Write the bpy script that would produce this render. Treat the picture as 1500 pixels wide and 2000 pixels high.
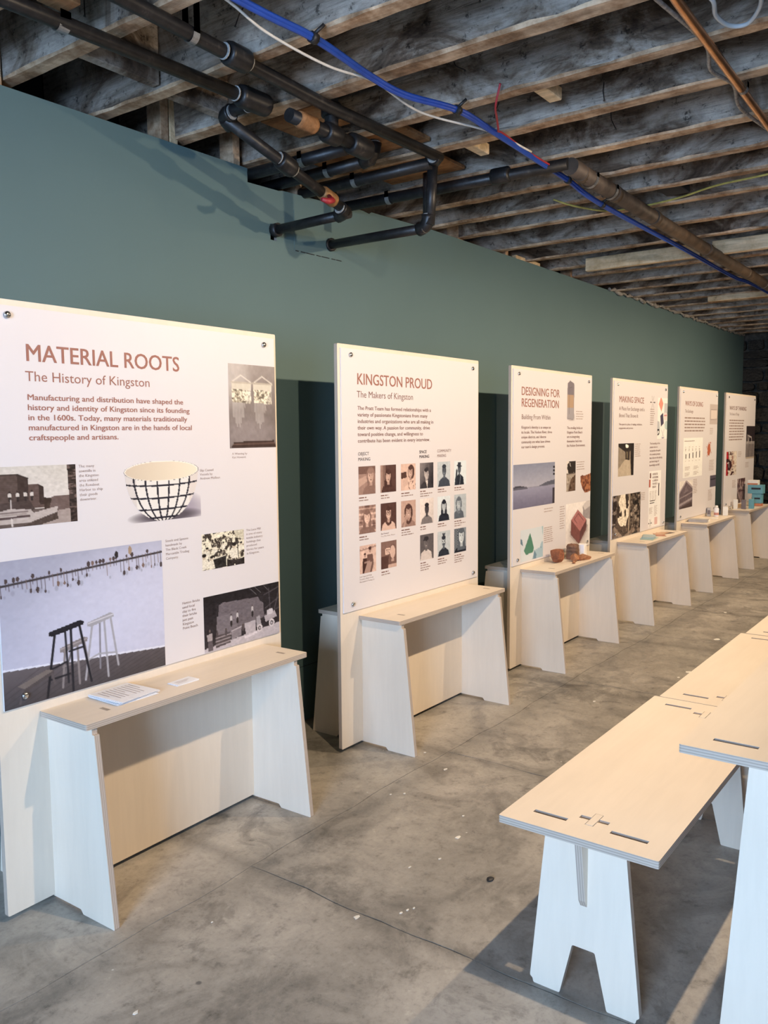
import bpy, bmesh, math, random
import numpy as np
from mathutils import Vector, Matrix
from mathutils.geometry import tessellate_polygon

for o in list(bpy.data.objects):
    bpy.data.objects.remove(o)
SC = bpy.context.scene
COL = SC.collection

# ------------------------------------------------------------------ camera
cd = bpy.data.cameras.new('camera'); cam = bpy.data.objects.new('camera', cd); COL.objects.link(cam)
cd.sensor_fit = 'VERTICAL'; cd.sensor_height = 24.0; cd.lens = 1642.94 * 24.0 / 2000.0
cd.clip_start = 0.02; cd.clip_end = 100
cam.matrix_world = Matrix(((0.592367, 0.079699, -0.801717, 0.0),
                           (-0.805630, 0.048906, -0.590396, -2.3237),
                           (-0.007845, 0.995619, 0.093178, 1.4396),
                           (0, 0, 0, 1)))
SC.camera = cam

# ------------------------------------------------------------------ world, daylight, exposure
w = bpy.data.worlds.new('world'); SC.world = w; w.use_nodes = True
bgn = w.node_tree.nodes['Background']; bgn.inputs[0].default_value = (0.55, 0.75, 1.0, 1); bgn.inputs[1].default_value = 0.3
SC.view_settings.view_transform = 'Standard'; SC.view_settings.look = 'None'
SC.view_settings.gamma = 1.0; SC.view_settings.use_curve_mapping = False
SC.view_settings.exposure = 0.0

def light(name, kind, loc, energy, color, **k):
    l = bpy.data.lights.new(name, kind); l.energy = energy; l.color = color
    for a, b in k.items(): setattr(l, a, b)
    o = bpy.data.objects.new(name, l); COL.objects.link(o); o.location = loc
    return o
def aim(o, target):
    o.rotation_euler = (Vector(target) - o.location).to_track_quat('-Z', 'Y').to_euler()

# daylight coming in through the street window behind the camera
day = light('window_and_fill_light', 'AREA', (-2.85, -2.5, 1.35), 450, (0.44, 0.66, 1.0), shape='RECTANGLE', size=1.5, size_y=1.7)
aim(day, (1.0, -1.85, -0.35))
# added soft cool fill, standing in for an unseen window on the right
cool_fill = light('window_and_fill_light', 'AREA', (0.6, -4.72, 1.45), 10, (0.70, 0.82, 1.0), shape='RECTANGLE', size=2.6, size_y=1.5)
aim(cool_fill, (1.6, 0.0, 1.9))

WARM = (1.0, 0.775, 0.53)
SPOT_W = 120.0
# ------------------------------------------------------------------ node helpers
def srgb(c):
    if isinstance(c, str): c = tuple(int(c[i:i+2], 16)/255 for i in (0, 2, 4))
    return tuple(((x/12.92) if x <= .04045 else ((x+.055)/1.055)**2.4) for x in c[:3])
class NT:
    def __init__(s, name, rough=.6, metal=0., spec=.5):
        s.m = bpy.data.materials.new(name); s.m.use_nodes = True; s.t = s.m.node_tree
        s.b = s.t.nodes['Principled BSDF']; s.b.inputs['Roughness'].default_value = rough
        s.b.inputs['Metallic'].default_value = metal; s.b.inputs['Specular IOR Level'].default_value = spec
        s.tc = None
    def n(s, t, **k):
        nd = s.t.nodes.new(t)
        for a, b in k.items(): setattr(nd, a, b)
        return nd
    def l(s, a, b): s.t.links.new(a, b)
    def co(s, scale=(1, 1, 1), kind='Object', rnd=False):
        if not s.tc: s.tc = s.n('ShaderNodeTexCoord')
        mp = s.n('ShaderNodeMapping'); mp.inputs['Scale'].default_value = scale
        s.l(s.tc.outputs[kind], mp.inputs['Vector'])
        if rnd:
            oi = s.n('ShaderNodeObjectInfo'); mu = s.n('ShaderNodeMath', operation='MULTIPLY'); mu.inputs[1].default_value = 37.0
            s.l(oi.outputs['Random'], mu.inputs[0]); s.l(mu.outputs[0], mp.inputs['Location'])
        return mp.outputs[0]
    def noise(s, vec, scale, detail=4, rough=.55, dist=0.):
        nd = s.n('ShaderNodeTexNoise'); nd.inputs['Scale'].default_value = scale; nd.inputs['Detail'].default_value = detail
        nd.inputs['Roughness'].default_value = rough; nd.inputs['Distortion'].default_value = dist
        s.l(vec, nd.inputs['Vector']); return nd.outputs[0]
    def ramp(s, fac, stops):
        r = s.n('ShaderNodeValToRGB'); el = r.color_ramp.elements
        while len(el) > 1: el.remove(el[-1])
        el[0].position = stops[0][0]; el[0].color = (*stops[0][1], 1)
        for p, c in stops[1:]:
            e = el.new(p); e.color = (*c, 1)
        s.l(fac, r.inputs[0]); return r.outputs[0]
    def mix(s, fac, a, b, mode='MIX'):
        m = s.n('ShaderNodeMix', data_type='RGBA', blend_type=mode)
        for i, v in ((0, fac), (6, a), (7, b)):
            if isinstance(v, (int, float)): m.inputs[i].default_value = v
            elif isinstance(v, tuple): m.inputs[i].default_value = (*v, 1)
            else: s.l(v, m.inputs[i])
        return m.outputs[2]
    def base(s, v):
        if isinstance(v, tuple): s.b.inputs['Base Color'].default_value = (*v, 1)
        else: s.l(v, s.b.inputs['Base Color'])
    def bump(s, h, strength=.3, dist=.01):
        b = s.n('ShaderNodeBump'); b.inputs['Strength'].default_value = strength; b.inputs['Distance'].default_value = dist
        s.l(h, b.inputs['Height']); s.l(b.outputs[0], s.b.inputs['Normal'])
G = lambda v: (v, v, v)
def simple(name, c, rough=.6, metal=0., var=.08, scale=30, bump=0.):
    m = NT(name, rough, metal); f = m.noise(m.co(), scale)
    c2 = tuple(x*(1-var*2) for x in c); c3 = tuple(min(1, x*(1+var)) for x in c)
    m.base(m.ramp(f, [(.3, c2), (.7, c3)]))
    if bump: m.bump(f, bump, .004)
    return m.m

# plywood face: pale birch, long faint grain along local X or Z
def ply_mat(name, c, stretch):
    m = NT(name, .48); v = m.co(stretch, rnd=True)
    f1 = m.noise(v, 1.6, 3, .5, 1.2); f2 = m.noise(v, 9, 6, .6, .4); f3 = m.noise(m.co((1, 1, 1), rnd=True), 2.2, 2)
    a = m.ramp(f1, [(.3, tuple(x*.95 for x in c)), (.7, c)])
    b = m.ramp(f2, [(.35, G(.965)), (.65, G(1.0))])
    d = m.ramp(f3, [(.3, (.96, .94, .92)), (.7, G(1.0))])
    m.base(m.mix(1.0, m.mix(1.0, a, b, 'MULTIPLY'), d, 'MULTIPLY'))
    m.bump(f2, .05, .002)
    return m.m
BIRCH = (0.78, 0.675, 0.55)
M_plyV = ply_mat('birch_plywood_upright', BIRCH, (5, 5, .55))
M_plyH = ply_mat('birch_plywood_flat', BIRCH, (.55, 5, 5))
def edge_mat():
    m = NT('plywood_edge', .7); tc = m.n('ShaderNodeUVMap'); sp = m.n('ShaderNodeSeparateXYZ'); m.l(tc.outputs[0], sp.inputs[0])
    w_ = m.noise(m.co((6, 6, 6)), 5, 3)
    mu = m.n('ShaderNodeMath', operation='MULTIPLY_ADD'); m.l(w_, mu.inputs[0]); mu.inputs[1].default_value = .06; m.l(sp.outputs[1], mu.inputs[2])
    ml = m.n('ShaderNodeMath', operation='MULTIPLY'); m.l(mu.outputs[0], ml.inputs[0]); ml.inputs[1].default_value = 3.0
    fr = m.n('ShaderNodeMath', operation='FRACT'); m.l(ml.outputs[0], fr.inputs[0])
    m.base(m.ramp(fr.outputs[0], [(.0, (.48, .39, .31)), (.5, (.52, .43, .34)), (.62, (.34, .27, .22)), (.88, (.35, .28, .23)), (1., (.48, .39, .31))]))
    return m.m
M_edge = edge_mat()
M_tenon = simple('end_grain', (.40, .33, .26), .7, 0, .2, 60)
def wallpaint():
    m = NT('teal_wall_paint', .62, 0, .35); f = m.noise(m.co((1, 1, 1)), 1.3, 4); g = m.noise(m.co((1, 1, 1)), 60, 3)
    m.base(m.ramp(f, [(.3, (.094, .156, .162)), (.7, (.103, .168, .173))])); m.bump(g, .06, .002)
    return m.m
M_wall = wallpaint()
M_plaster = simple('dull_plaster', (.22, .20, .18), .9, 0, .06, 3, .1)
def concrete():
    m = NT('worn_concrete', .55, 0, .45); v = m.co((1, 1, 1), 'Generated' if False else 'Object')
    geo = m.n('ShaderNodeNewGeometry'); v = geo.outputs['Position']
    f1 = m.noise(v, .9, 5, .6, .6); f2 = m.noise(v, 3.2, 7, .68, .8); f3 = m.noise(v, 14, 6, .7); f4 = m.noise(v, 60, 5, .7)
    c = m.ramp(f1, [(.3, (.275, .245, .205)), (.5, (.33, .298, .253)), (.72, (.39, .352, .302))])
    d = m.ramp(f2, [(.32, G(.60)), (.43, G(.80)), (.50, G(1.0)), (.64, G(1.16))])
    e = m.ramp(f3, [(.32, G(.58)), (.41, G(.90)), (.50, G(1.0)), (.60, G(1.02)), (.68, G(1.22))])
    x = m.mix(1.0, m.mix(1.0, m.mix(1.0, c, d, 'MULTIPLY'), e, 'MULTIPLY'), m.ramp(f4, [(.32, G(.80)), (.45, G(1.0)), (.62, G(1.05))]), 'MULTIPLY')
    # grime worn into the long joint beside the stands, and patchy scuffs in the aisle
    sxyz = m.n('ShaderNodeSeparateXYZ'); m.l(v, sxyz.inputs[0])
    def band(ctr, wd, amp):
        wob = m.noise(v, 2.3, 4, .6); a = m.n('ShaderNodeMath', operation='MULTIPLY_ADD'); m.l(wob, a.inputs[0]); a.inputs[1].default_value = amp; m.l(sxyz.outputs[1], a.inputs[2])
        b = m.n('ShaderNodeMath', operation='SUBTRACT'); m.l(a.outputs[0], b.inputs[0]); b.inputs[1].default_value = ctr+amp*.5
        c_ = m.n('ShaderNodeMath', operation='ABSOLUTE'); m.l(b.outputs[0], c_.inputs[0]); dv = m.n('ShaderNodeMath', operation='DIVIDE'); m.l(c_.outputs[0], dv.inputs[0]); dv.inputs[1].default_value = wd
        return dv.outputs[0]
    x = m.mix(1.0, x, m.ramp(band(-.40, .16, .22), [(.0, G(.72)), (.35, G(.84)), (1.0, G(1.0))]), 'MULTIPLY')
    x = m.mix(1.0, x, m.ramp(m.mix(.5, band(-.95, .75, .5), m.noise(v, 4.5, 8, .72, 1.2)), [(.22, G(.66)), (.40, G(.86)), (.55, G(1.0))]), 'MULTIPLY')
    bl = m.noise(v, 5.5, 10, .72, .9); bl2 = m.noise(v, 1.1, 2)
    blm = m.mix(.45, bl, bl2)
    x = m.mix(1.0, x, m.ramp(blm, [(.37, G(.62)), (.425, G(.78)), (.455, G(1.0))]), 'MULTIPLY')
    sx = m.n('ShaderNodeMath', operation='PINGPONG'); ad = m.n('ShaderNodeMath', operation='MULTIPLY_ADD'); m.l(m.noise(v, 2.7, 5, .6), ad.inputs[0]); ad.inputs[1].default_value = .12; 
    sb = m.n('ShaderNodeMath', operation='ADD'); m.l(sxyz.outputs[0], sb.inputs[0]); sb.inputs[1].default_value = -1.96-.62+6.2; m.l(sb.outputs[0], ad.inputs[2]); m.l(ad.outputs[0], sx.inputs[0]); sx.inputs[1].default_value = .62
    x = m.mix(1.0, x, m.ramp(sx.outputs[0], [(.0, G(1.0)), (.56, G(1.0)), (.60, G(.80)), (.62, G(.70))]), 'MULTIPLY')
    # pale specks of old paint and a few dark drips
    vo = m.n('ShaderNodeTexVoronoi'); vo.inputs['Scale'].default_value = 7.; m.l(v, vo.inputs['Vector'])
    sp = m.ramp(vo.outputs['Distance'], [(.0, G(1)), (.022, G(1)), (.03, G(0))])
    x = m.mix(sp, x, (.50, .48, .44))
    vo2 = m.n('ShaderNodeTexVoronoi'); vo2.inputs['Scale'].default_value = 3.1; m.l(v, vo2.inputs['Vector'])
    sp2 = m.ramp(vo2.outputs['Distance'], [(.0, G(1)), (.016, G(1)), (.03, G(0))])
    x = m.mix(sp2, x, (.12, .11, .10))
    # pale scratches
    ws = m.n('ShaderNodeTexNoise'); ws.inputs['Scale'].default_value = 5.; ws.inputs['Detail'].default_value = 9; ws.inputs['Roughness'].default_value = .75; ws.inputs['Distortion'].default_value = 3.; m.l(v, ws.inputs['Vector'])
    sc = m.ramp(ws.outputs[0], [(.0, G(0)), (.492, G(0)), (.5, G(.28)), (.508, G(0))])
    x = m.mix(sc, x, (.42, .40, .36))
    m.base(x); rr = m.ramp(f2, [(.3, G(.42)), (.7, G(.66))]); m.l(rr, m.b.inputs['Roughness'])
    m.bump(m.mix(.35, f3, f4), .16, .006)
    return m.m
M_conc = concrete()
M_bed = simple('joint_dirt', (.17, .145, .12), .95, 0, .3, 20)
M_dark = simple('dark_gap', (.02, .02, .02), .95, 0, .05, 3)
def joist_mat():
    m = NT('whitewashed_old_timber', .92, 0, .2); geo = m.n('ShaderNodeNewGeometry')
    def mapped(sc):
        mp = m.n('ShaderNodeMapping'); mp.inputs['Scale'].default_value = sc; m.l(geo.outputs['Position'], mp.inputs['Vector']); return mp.outputs[0]
    g = m.noise(mapped((6, .9, 14)), 5, 8, .7, .6); b = m.noise(mapped((1, .75, 1.4)), 2.6, 6, .66, 1.1); s = m.noise(mapped((3, 3, 3)), 9, 7, .75)
    c = m.ramp(b, [(.34, (.045, .030, .020)), (.43, (.120, .085, .060)), (.485, (.225, .180, .140)), (.54, (.32, .275, .230)), (.64, (.46, .405, .345))])
    d = m.ramp(g, [(.30, G(.42)), (.45, G(.9)), (.62, G(1.1))]); e = m.ramp(s, [(.36, G(.25)), (.42, G(.9)), (.7, G(1.12))])
    m.base(m.mix(1., m.mix(1., c, d, 'MULTIPLY'), e, 'MULTIPLY')); m.bump(m.mix(.5, g, s), .8, .012)
    return m.m
def tan_mat(name='raw_tan_timber', lo=(.30, .18, .10), hi=(.62, .45, .30)):
    m = NT(name, .85, 0, .2); geo = m.n('ShaderNodeNewGeometry')
    mp = m.n('ShaderNodeMapping'); mp.inputs['Scale'].default_value = (9, .8, 9); m.l(geo.outputs['Position'], mp.inputs['Vector'])
    f = m.noise(mp.outputs[0], 4, 7, .65, .5); s = m.noise(geo.outputs['Position'], 7, 5, .7)
    c = m.ramp(s, [(.28, tuple(x*.45 for x in lo)), (.42, lo), (.62, hi)])
    m.base(m.mix(1., c, m.ramp(f, [(.3, G(.6)), (.6, G(1.05))]), 'MULTIPLY')); m.bump(f, .4, .006)
    return m.m
M_joist = joist_mat(); M_tan = tan_mat(); M_pine = tan_mat('new_pine_board', (.60, .43, .25), (.80, .62, .40))
M_plank = simple('dark_floor_plank', (.085, .066, .052), .9, 0, .35, 9, .3)
M_ochre = tan_mat('rusty_brown_board', (.24, .11, .045), (.36, .19, .085))
def pipe_mat():
    m = NT('black_iron', .42, .35, .5); f = m.noise(m.co((1, 1, 1)), 24, 6, .7)
    m.base(m.ramp(f, [(.3, (.008, .008, .009)), (.6, (.022, .021, .022)), (.75, (.07, .06, .055))])); m.bump(f, .15, .003); return m.m
M_iron = pipe_mat()
M_rustpipe = simple('brown_dusty_pipe', (.072, .047, .030), .6, .15, .3, 14, .2)
M_brass = simple('old_brass_joint', (.32, .17, .07), .55, .5, .3, 30, .2)
M_copper = simple('copper_pipe', (.95, .50, .27), .34, 1., .15, 9)
M_galv = simple('galvanised_strap', (.55, .56, .57), .4, .7, .15, 30)
M_steel = simple('polished_steel', (.62, .62, .62), .18, 1., .05, 10)
M_blue = simple('blue_cable_jacket', (.012, .055, .30), .4, 0, .1, 20)
M_white = simple('white_cord', (.62, .58, .52), .6, 0, .1, 20)
M_grey = simple('grey_conduit', (.30, .28, .26), .5, .3, .3, 60)
M_yellow = simple('yellow_cable', (.40, .33, .08), .6, 0, .2, 20)
M_red = simple('red_wire', (.34, .02, .03), .5, 0, .1, 20)
M_clear = NT('milky_tubing', .2); M_clear.base((.62, .70, .76)); M_clear.b.inputs['Transmission Weight'].default_value = .35; M_clear = M_clear.m
M_black = simple('black_tape', (.012, .012, .014), .5, 0, .1, 20)
M_poster = NT('printed_board', .42, 0, .4); M_poster.base(M_poster.ramp(M_poster.noise(M_poster.co(), 1.5, 2), [(.3, (.672, .632, .635)), (.7, (.69, .648, .648))])); M_poster = M_poster.m
def ink(name, c):
    m = NT(name, .5, 0, .4); m.base(m.ramp(m.noise(m.co(), 30, 2), [(.3, tuple(x*.93 for x in c)), (.7, c)])); return m.m
M_inkT = ink('terracotta_ink', srgb((.60, .40, .35))); M_inkB = ink('brown_ink', srgb((.50, .37, .34)))
M_inkG = ink('grey_ink', srgb((.60, .52, .49))); M_inkK = ink('dark_ink', srgb((.28, .22, .22)))
M_inkP = ink('pale_grey_ink', srgb((.70, .63, .60)))
def print_mat():
    m = NT('printed_picture', .45, 0, .4); a = m.n('ShaderNodeVertexColor'); a.layer_name = 'Col'; m.base(a.outputs[0]); return m.m
M_print = print_mat()
def brickish(name, c, d):
    m = NT(name, .85, 0, .3); f = m.noise(m.co(), 28, 7, .7); g = m.noise(m.co(), 9, 3)
    m.base(m.mix(1., m.ramp(g, [(.3, d), (.65, c)]), m.ramp(f, [(.3, G(.55)), (.6, G(1.05))]), 'MULTIPLY')); m.bump(f, .7, .006); return m.m
M_brk1 = brickish('weathered_red_brick', (.34, .125, .060), (.21, .075, .042))
M_brk2 = brickish('dark_brown_brick', (.25, .115, .075), (.13, .085, .060))
M_brk3 = brickish('orange_brick', (.50, .235, .115), (.38, .165, .08))
M_stone = brickish('dark_rubble_stone', (.060, .052, .042), (.018, .016, .014))
M_mortar = brickish('grimy_lime_mortar', (.12, .105, .085), (.035, .031, .026))
M_paper = simple('white_paper', (.80, .79, .80), .7, 0, .02, 30)
M_card = simple('cream_card', (.80, .76, .68), .6, 0, .03, 30)
M_cardG = simple('grey_card', (.42, .39, .36), .6, 0, .05, 30)
M_cardT = simple('teal_card', (.13, .33, .38), .6, 0, .05, 30)
M_cardO = simple('orange_card', (.72, .40, .13), .6, 0, .05, 30)
M_cardR = simple('terracotta_card', (.55, .20, .10), .6, 0, .05, 30)
M_cardDG = simple('dark_grey_card', (.16, .13, .13), .6, 0, .05, 30)
M_glaze = NT('clear_acrylic', .08); M_glaze.base((.8, .78, .72)); M_glaze.b.inputs['Transmission Weight'].default_value = .8; M_glaze = M_glaze.m

# ------------------------------------------------------------------ mesh helpers
def link(name, me, mats, parent=None, loc=None, rot=None, kind=None):
    o = bpy.data.objects.new(name, me); COL.objects.link(o)
    if not isinstance(mats, (list, tuple)): mats = [mats]
    if len(me.materials) == 0:
        for m in mats: me.materials.append(m)
    if parent: o.parent = parent
    if loc: o.location = loc
    if rot: o.rotation_euler = rot
    if kind: o['kind'] = kind
    return o
def bmobj(name, bm, mats, parent=None, smooth=False, **k):
    me = bpy.data.meshes.new(name); bm.normal_update(); bm.to_mesh(me); bm.free()
    if smooth:
        me.polygons.foreach_set('use_smooth', [True]*len(me.polygons))
    return link(name, me, mats, parent, **k)
def empty(name, loc, rz=0.):
    o = bpy.data.objects.new(name, None); COL.objects.link(o); o.location = loc; o.rotation_euler = (0, 0, rz); o.empty_display_size = .1
    return o
def tag(o, label, cat, group=None):
    o['label'] = label; o['category'] = cat
    if group: o['group'] = group
    return o
def addbox(bm, x0, x1, y0, y1, z0, z1, bev=0., mi=0):
    vs = [bm.verts.new((x, y, z)) for x in (x0, x1) for y in (y0, y1) for z in (z0, z1)]
    fs = [bm.faces.new([vs[i] for i in q]) for q in ((0, 1, 3, 2), (4, 6, 7, 5), (0, 4, 5, 1), (2, 3, 7, 6), (0, 2, 6, 4), (1, 5, 7, 3))]
    for f in fs: f.material_index = mi
    if bev:
        bmesh.ops.bevel(bm, geom=list({e for f in fs for e in f.edges}), offset=bev, segments=1, affect='EDGES')
    return vs
def box(name, x0, x1, y0, y1, z0, z1, mats, parent=None, bev=0., **k):
    bm = bmesh.new(); addbox(bm, x0, x1, y0, y1, z0, z1, bev); return bmobj(name, bm, mats, parent, **k)
def plate(name, outline, axis, p0, p1, mats, parent=None, holes=(), cham=.0012, **k):
    """flat sheet cut to an outline. axis x: outline in (y,z); y: (x,z); z: (x,y). edges get material 1 with UV across the plies"""
    def P(a, b, t):
        return {'x': (t, a, b), 'y': (a, t, b), 'z': (a, b, t)}[axis]
    loops = [list(outline)] + [list(h) for h in holes]
    def area(l): return sum(l[i][0]*l[(i+1) % len(l)][1]-l[(i+1) % len(l)][0]*l[i][1] for i in range(len(l)))
    if area(loops[0]) < 0: loops[0].reverse()
    for l in loops[1:]:
        if area(l) > 0: l.reverse()
    tri = tessellate_polygon([[Vector((a, b, 0)) for a, b in l] for l in loops])
    flat = [q for l in loops for q in l]
    bm = bmesh.new(); uv = bm.loops.layers.uv.new('UVMap')
    v0 = [bm.verts.new(P(a, b, p0)) for a, b in flat]; v1 = [bm.verts.new(P(a, b, p1)) for a, b in flat]
    for t in tri:
        try: bm.faces.new([v0[i] for i in t]); bm.faces.new([v1[i] for i in t][::-1])
        except ValueError: pass
    i0 = 0
    for l in loops:
        n = len(l); s = 0.
        for i in range(n):
            j = (i+1) % n; d = math.hypot(l[j][0]-l[i][0], l[j][1]-l[i][1])
            f = bm.faces.new([v0[i0+i], v0[i0+j], v1[i0+j], v1[i0+i]]); f.material_index = 1
            for lp, q in zip(f.loops, ((s, 0), (s+d, 0), (s+d, 1), (s, 1))): lp[uv].uv = q
            s += d
        i0 += n
    bmesh.ops.recalc_face_normals(bm, faces=bm.faces)
    return bmobj(name, bm, mats, parent, **k)
def rnd_outline(pts, r, seg=3):
    """round the corners of an outline"""
    out = []; n = len(pts)
    for i, p in enumerate(pts):
        p = Vector(p); a = Vector(pts[i-1]); b = Vector(pts[(i+1) % n]); rr = min(r, (a-p).length*.45, (b-p).length*.45)
        s = p+(a-p).normalized()*rr; e = p+(b-p).normalized()*rr
        for k in range(seg+1):
            t = k/seg; q = s*(1-t)**2+p*2*t*(1-t)+e*t*t; out.append((q.x, q.y))
    return out
def tube_bm(bm, pts, r, seg=12, cap=True, mi=0):
    pts = [Vector(p) for p in pts]; rings = []
    rs = r if isinstance(r, (list, tuple)) else [r]*len(pts)
    nrm = None
    for i, p in enumerate(pts):
        d = (pts[min(i+1, len(pts)-1)]-pts[max(i-1, 0)]).normalized()
        if nrm is None:
            nrm = d.orthogonal().normalized()
        nrm = (nrm-d*nrm.dot(d)).normalized(); bn = d.cross(nrm)
        rings.append([bm.verts.new(p+(nrm*math.cos(2*math.pi*k/seg)+bn*math.sin(2*math.pi*k/seg))*rs[i]) for k in range(seg)])
    for a, b in zip(rings, rings[1:]):
        for k in range(seg):
            f = bm.faces.new((a[k], a[(k+1) % seg], b[(k+1) % seg], b[k])); f.smooth = True; f.material_index = mi
    if cap:
        for rg, fl in ((rings[0], True), (rings[-1], False)):
            f = bm.faces.new(rg[::-1] if fl else rg); f.material_index = mi
def tube(name, pts, r, mats, parent=None, seg=12, **k):
    bm = bmesh.new(); tube_bm(bm, pts, r, seg); bmesh.ops.recalc_face_normals(bm, faces=bm.faces); return bmobj(name, bm, mats, parent, **k)
def spline(pts, n=8):
    P = [Vector(p) for p in pts]; P = [P[0]*2-P[1]]+P+[P[-1]*2-P[-2]]; out = []
    for i in range(1, len(P)-2):
        for k in range(n):
            t = k/n; a, b, c, d = P[i-1:i+3]
            out.append(.5*((2*b)+(c-a)*t+(2*a-5*b+4*c-d)*t*t+(3*b-a-3*c+d)*t**3))
    out.append(P[-2]); return out

# ------------------------------------------------------------------ room
rng = random.Random(7)
YW = .454; ZJ = 2.645; ZT = 2.90; XF = 11.64; XB = -3.0; YR = -4.8
# floor: recessed bed + slabs with open joints
bed = box('floor', XB, XF+.3, YR, .95, -.12, -.003, M_bed); bed['kind'] = 'structure'
def slab(x0, x1, y0, y1):
    def side(a, b, fixed, horiz, inward):
        n = max(2, int(abs(b-a)/.06)); out = []
        for i in range(n):
            t = a+(b-a)*i/n; j = abs(rng.gauss(0, .0012))*inward if 0 < i else 0
            if -4.5 < fixed < (-.2 if horiz else 11.5):
                brk = xs if horiz else (YR, -2.05, -.36, .95)
                j += min(1, min(abs(t-q) for q in brk)/.12)*(.007*math.sin(t*3.1+fixed)+.004*math.sin(t*9.7)+.0025*math.sin(t*23.+fixed*5))
            out.append((t, fixed+j) if horiz else (fixed+j, t))
        return out
    o = side(x0, x1, y0, True, 1)+side(y0, y1, x1, False, -1)+side(x1, x0, y1, True, -1)+side(y1, y0, x0, False, 1)
    plate('slab', o, 'z', -.0029, 0.0, [M_conc, M_conc], bed)
g = .0009
xs = [XB, -.62, .62, 1.90, 3.14, 4.50, 5.85, 7.3, 8.8, 10.2, XF+.3]
for a, b in zip(xs, xs[1:]):
    slab(a+g, b-g, YR, -2.05-g); slab(a+g, b-g, -2.05+g, -.36-g)
for a, b in zip([XB, 1.0, 6.2, XF+.3][:-1], [1.0, 6.2, XF+.3]):
    slab(a+g, b-g, -.36+g, .95)
# painted partition on the left, with its ragged notch at the pipes
wl = [(XB, 0.0), (XF, 0.0), (XF, 2.655), (8.5, 2.638), (5.58, 2.636), (4.25, 2.63), (3.68, 2.612), (3.66, 2.60), (3.60, 2.605), (3.28, 2.585), (2.99, 2.572), (2.965, 2.566), (2.765, 2.560), (2.765, 2.620), (0, 2.61), (XB, 2.61)]
wall = plate('wall_left', wl, 'y', YW, YW+.016, [M_wall, M_plaster], holes=[[(2.905, 2.335), (2.945, 2.335), (2.945, 2.405), (2.905, 2.405)]]); wall['kind'] = 'structure'
bm = bmesh.new()
for q in ((3.067, 3.431, 2.316, 2.50),):
    addbox(bm, q[0], q[1], YW-.0015, YW+.001, q[2], q[3])
bmobj('access_patch', bm, M_wall, wall)
bm = bmesh.new()
for i in range(9):
    x = 3.075+i*.038; addbox(bm, x, x+.02+.01*(i % 3), YW-.003, YW, 2.311+.0005*i, 2.3145+.0005*i)
bmobj('torn_tape', bm, M_dark, wall)['kind'] = 'stuff'
box('wall_seam', 2.5, 3.35, YW-.0009, YW+.001, .2785, .2805, M_dark, wall)
# studs above the partition
def stud(x0, x1, z0, z1, y0=.475, y1=.56):
    return box('stud', x0, x1, y0, y1, z0, z1, M_tan, wall, bev=.002)
for x0, x1 in ((1.59, 1.635), (2.305, 2.345), (2.70, 2.742), (3.11, 3.15), (4.60, 4.66), (5.22, 5.26), (6.28, 6.34), (5.95, 5.99)):
    stud(x0, x1, 0.02, ZT-.03)
box('stud', 2.352, 2.392, .475, .56, .02, ZT-.03, M_pine, wall, bev=.002)
box('stud', 5.36, 5.74, .47, .50, 2.625, 2.665, M_pine, wall, bev=.002)
# lumpy line of filler where the far end of the partition meets the joists
bm = bmesh.new(); n = 90
pts = []
for i in range(n):
    t = i/(n-1); x = 7.0+4.62*t; pts.append((x, YW-.012+rng.uniform(-.008, .008), 2.640+rng.uniform(-.01, .014)+.012*t))
tube_bm(bm, pts, [rng.uniform(.008, .022) for _ in pts], 6)
bmobj('foam_seam', bm, simple('dirty_filler', (.30, .28, .25), .9, 0, .3, 30, .3), wall)
ow = box('wall_outer', XB, XF+.3, .86, .95, 0, ZT, M_dark); ow['kind'] = 'structure'
wr = box('wall_right', XB, XF+.3, YR-.1, YR, 0, ZT, M_plaster); wr['kind'] = 'structure'
# back wall with its window opening
wb = plate('wall_back', [(YR, 0), (.95, 0), (.95, ZT), (YR, ZT)], 'x', XB-.1, XB, [M_plaster, M_plaster], holes=[[(-3.4, .5), (-1.7, .5), (-1.7, 2.3), (-3.4, 2.3)]]); wb['kind'] = 'structure'
wn = empty('window_1', (XB-.05, -2.55, .5)); wn['kind'] = 'structure'
bm = bmesh.new()
for a in ((-.85, -.79, 0, 1.8), (.79, .85, 0, 1.8), (-.79, .79, 0, .06), (-.79, .79, 1.74, 1.8), (-.02, .02, .06, 1.74)):
    addbox(bm, -.03, .03, a[0], a[1], a[2], a[3], .004)
bmobj('window_frame', bm, M_card, wn)
gl = NT('window_glass', .02); gl.base((.9, .95, 1)); gl.b.inputs['Transmission Weight'].default_value = 1.
box('pane', -.004, .004, -.80, .80, .05, 1.75, gl.m, wn)
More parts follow.
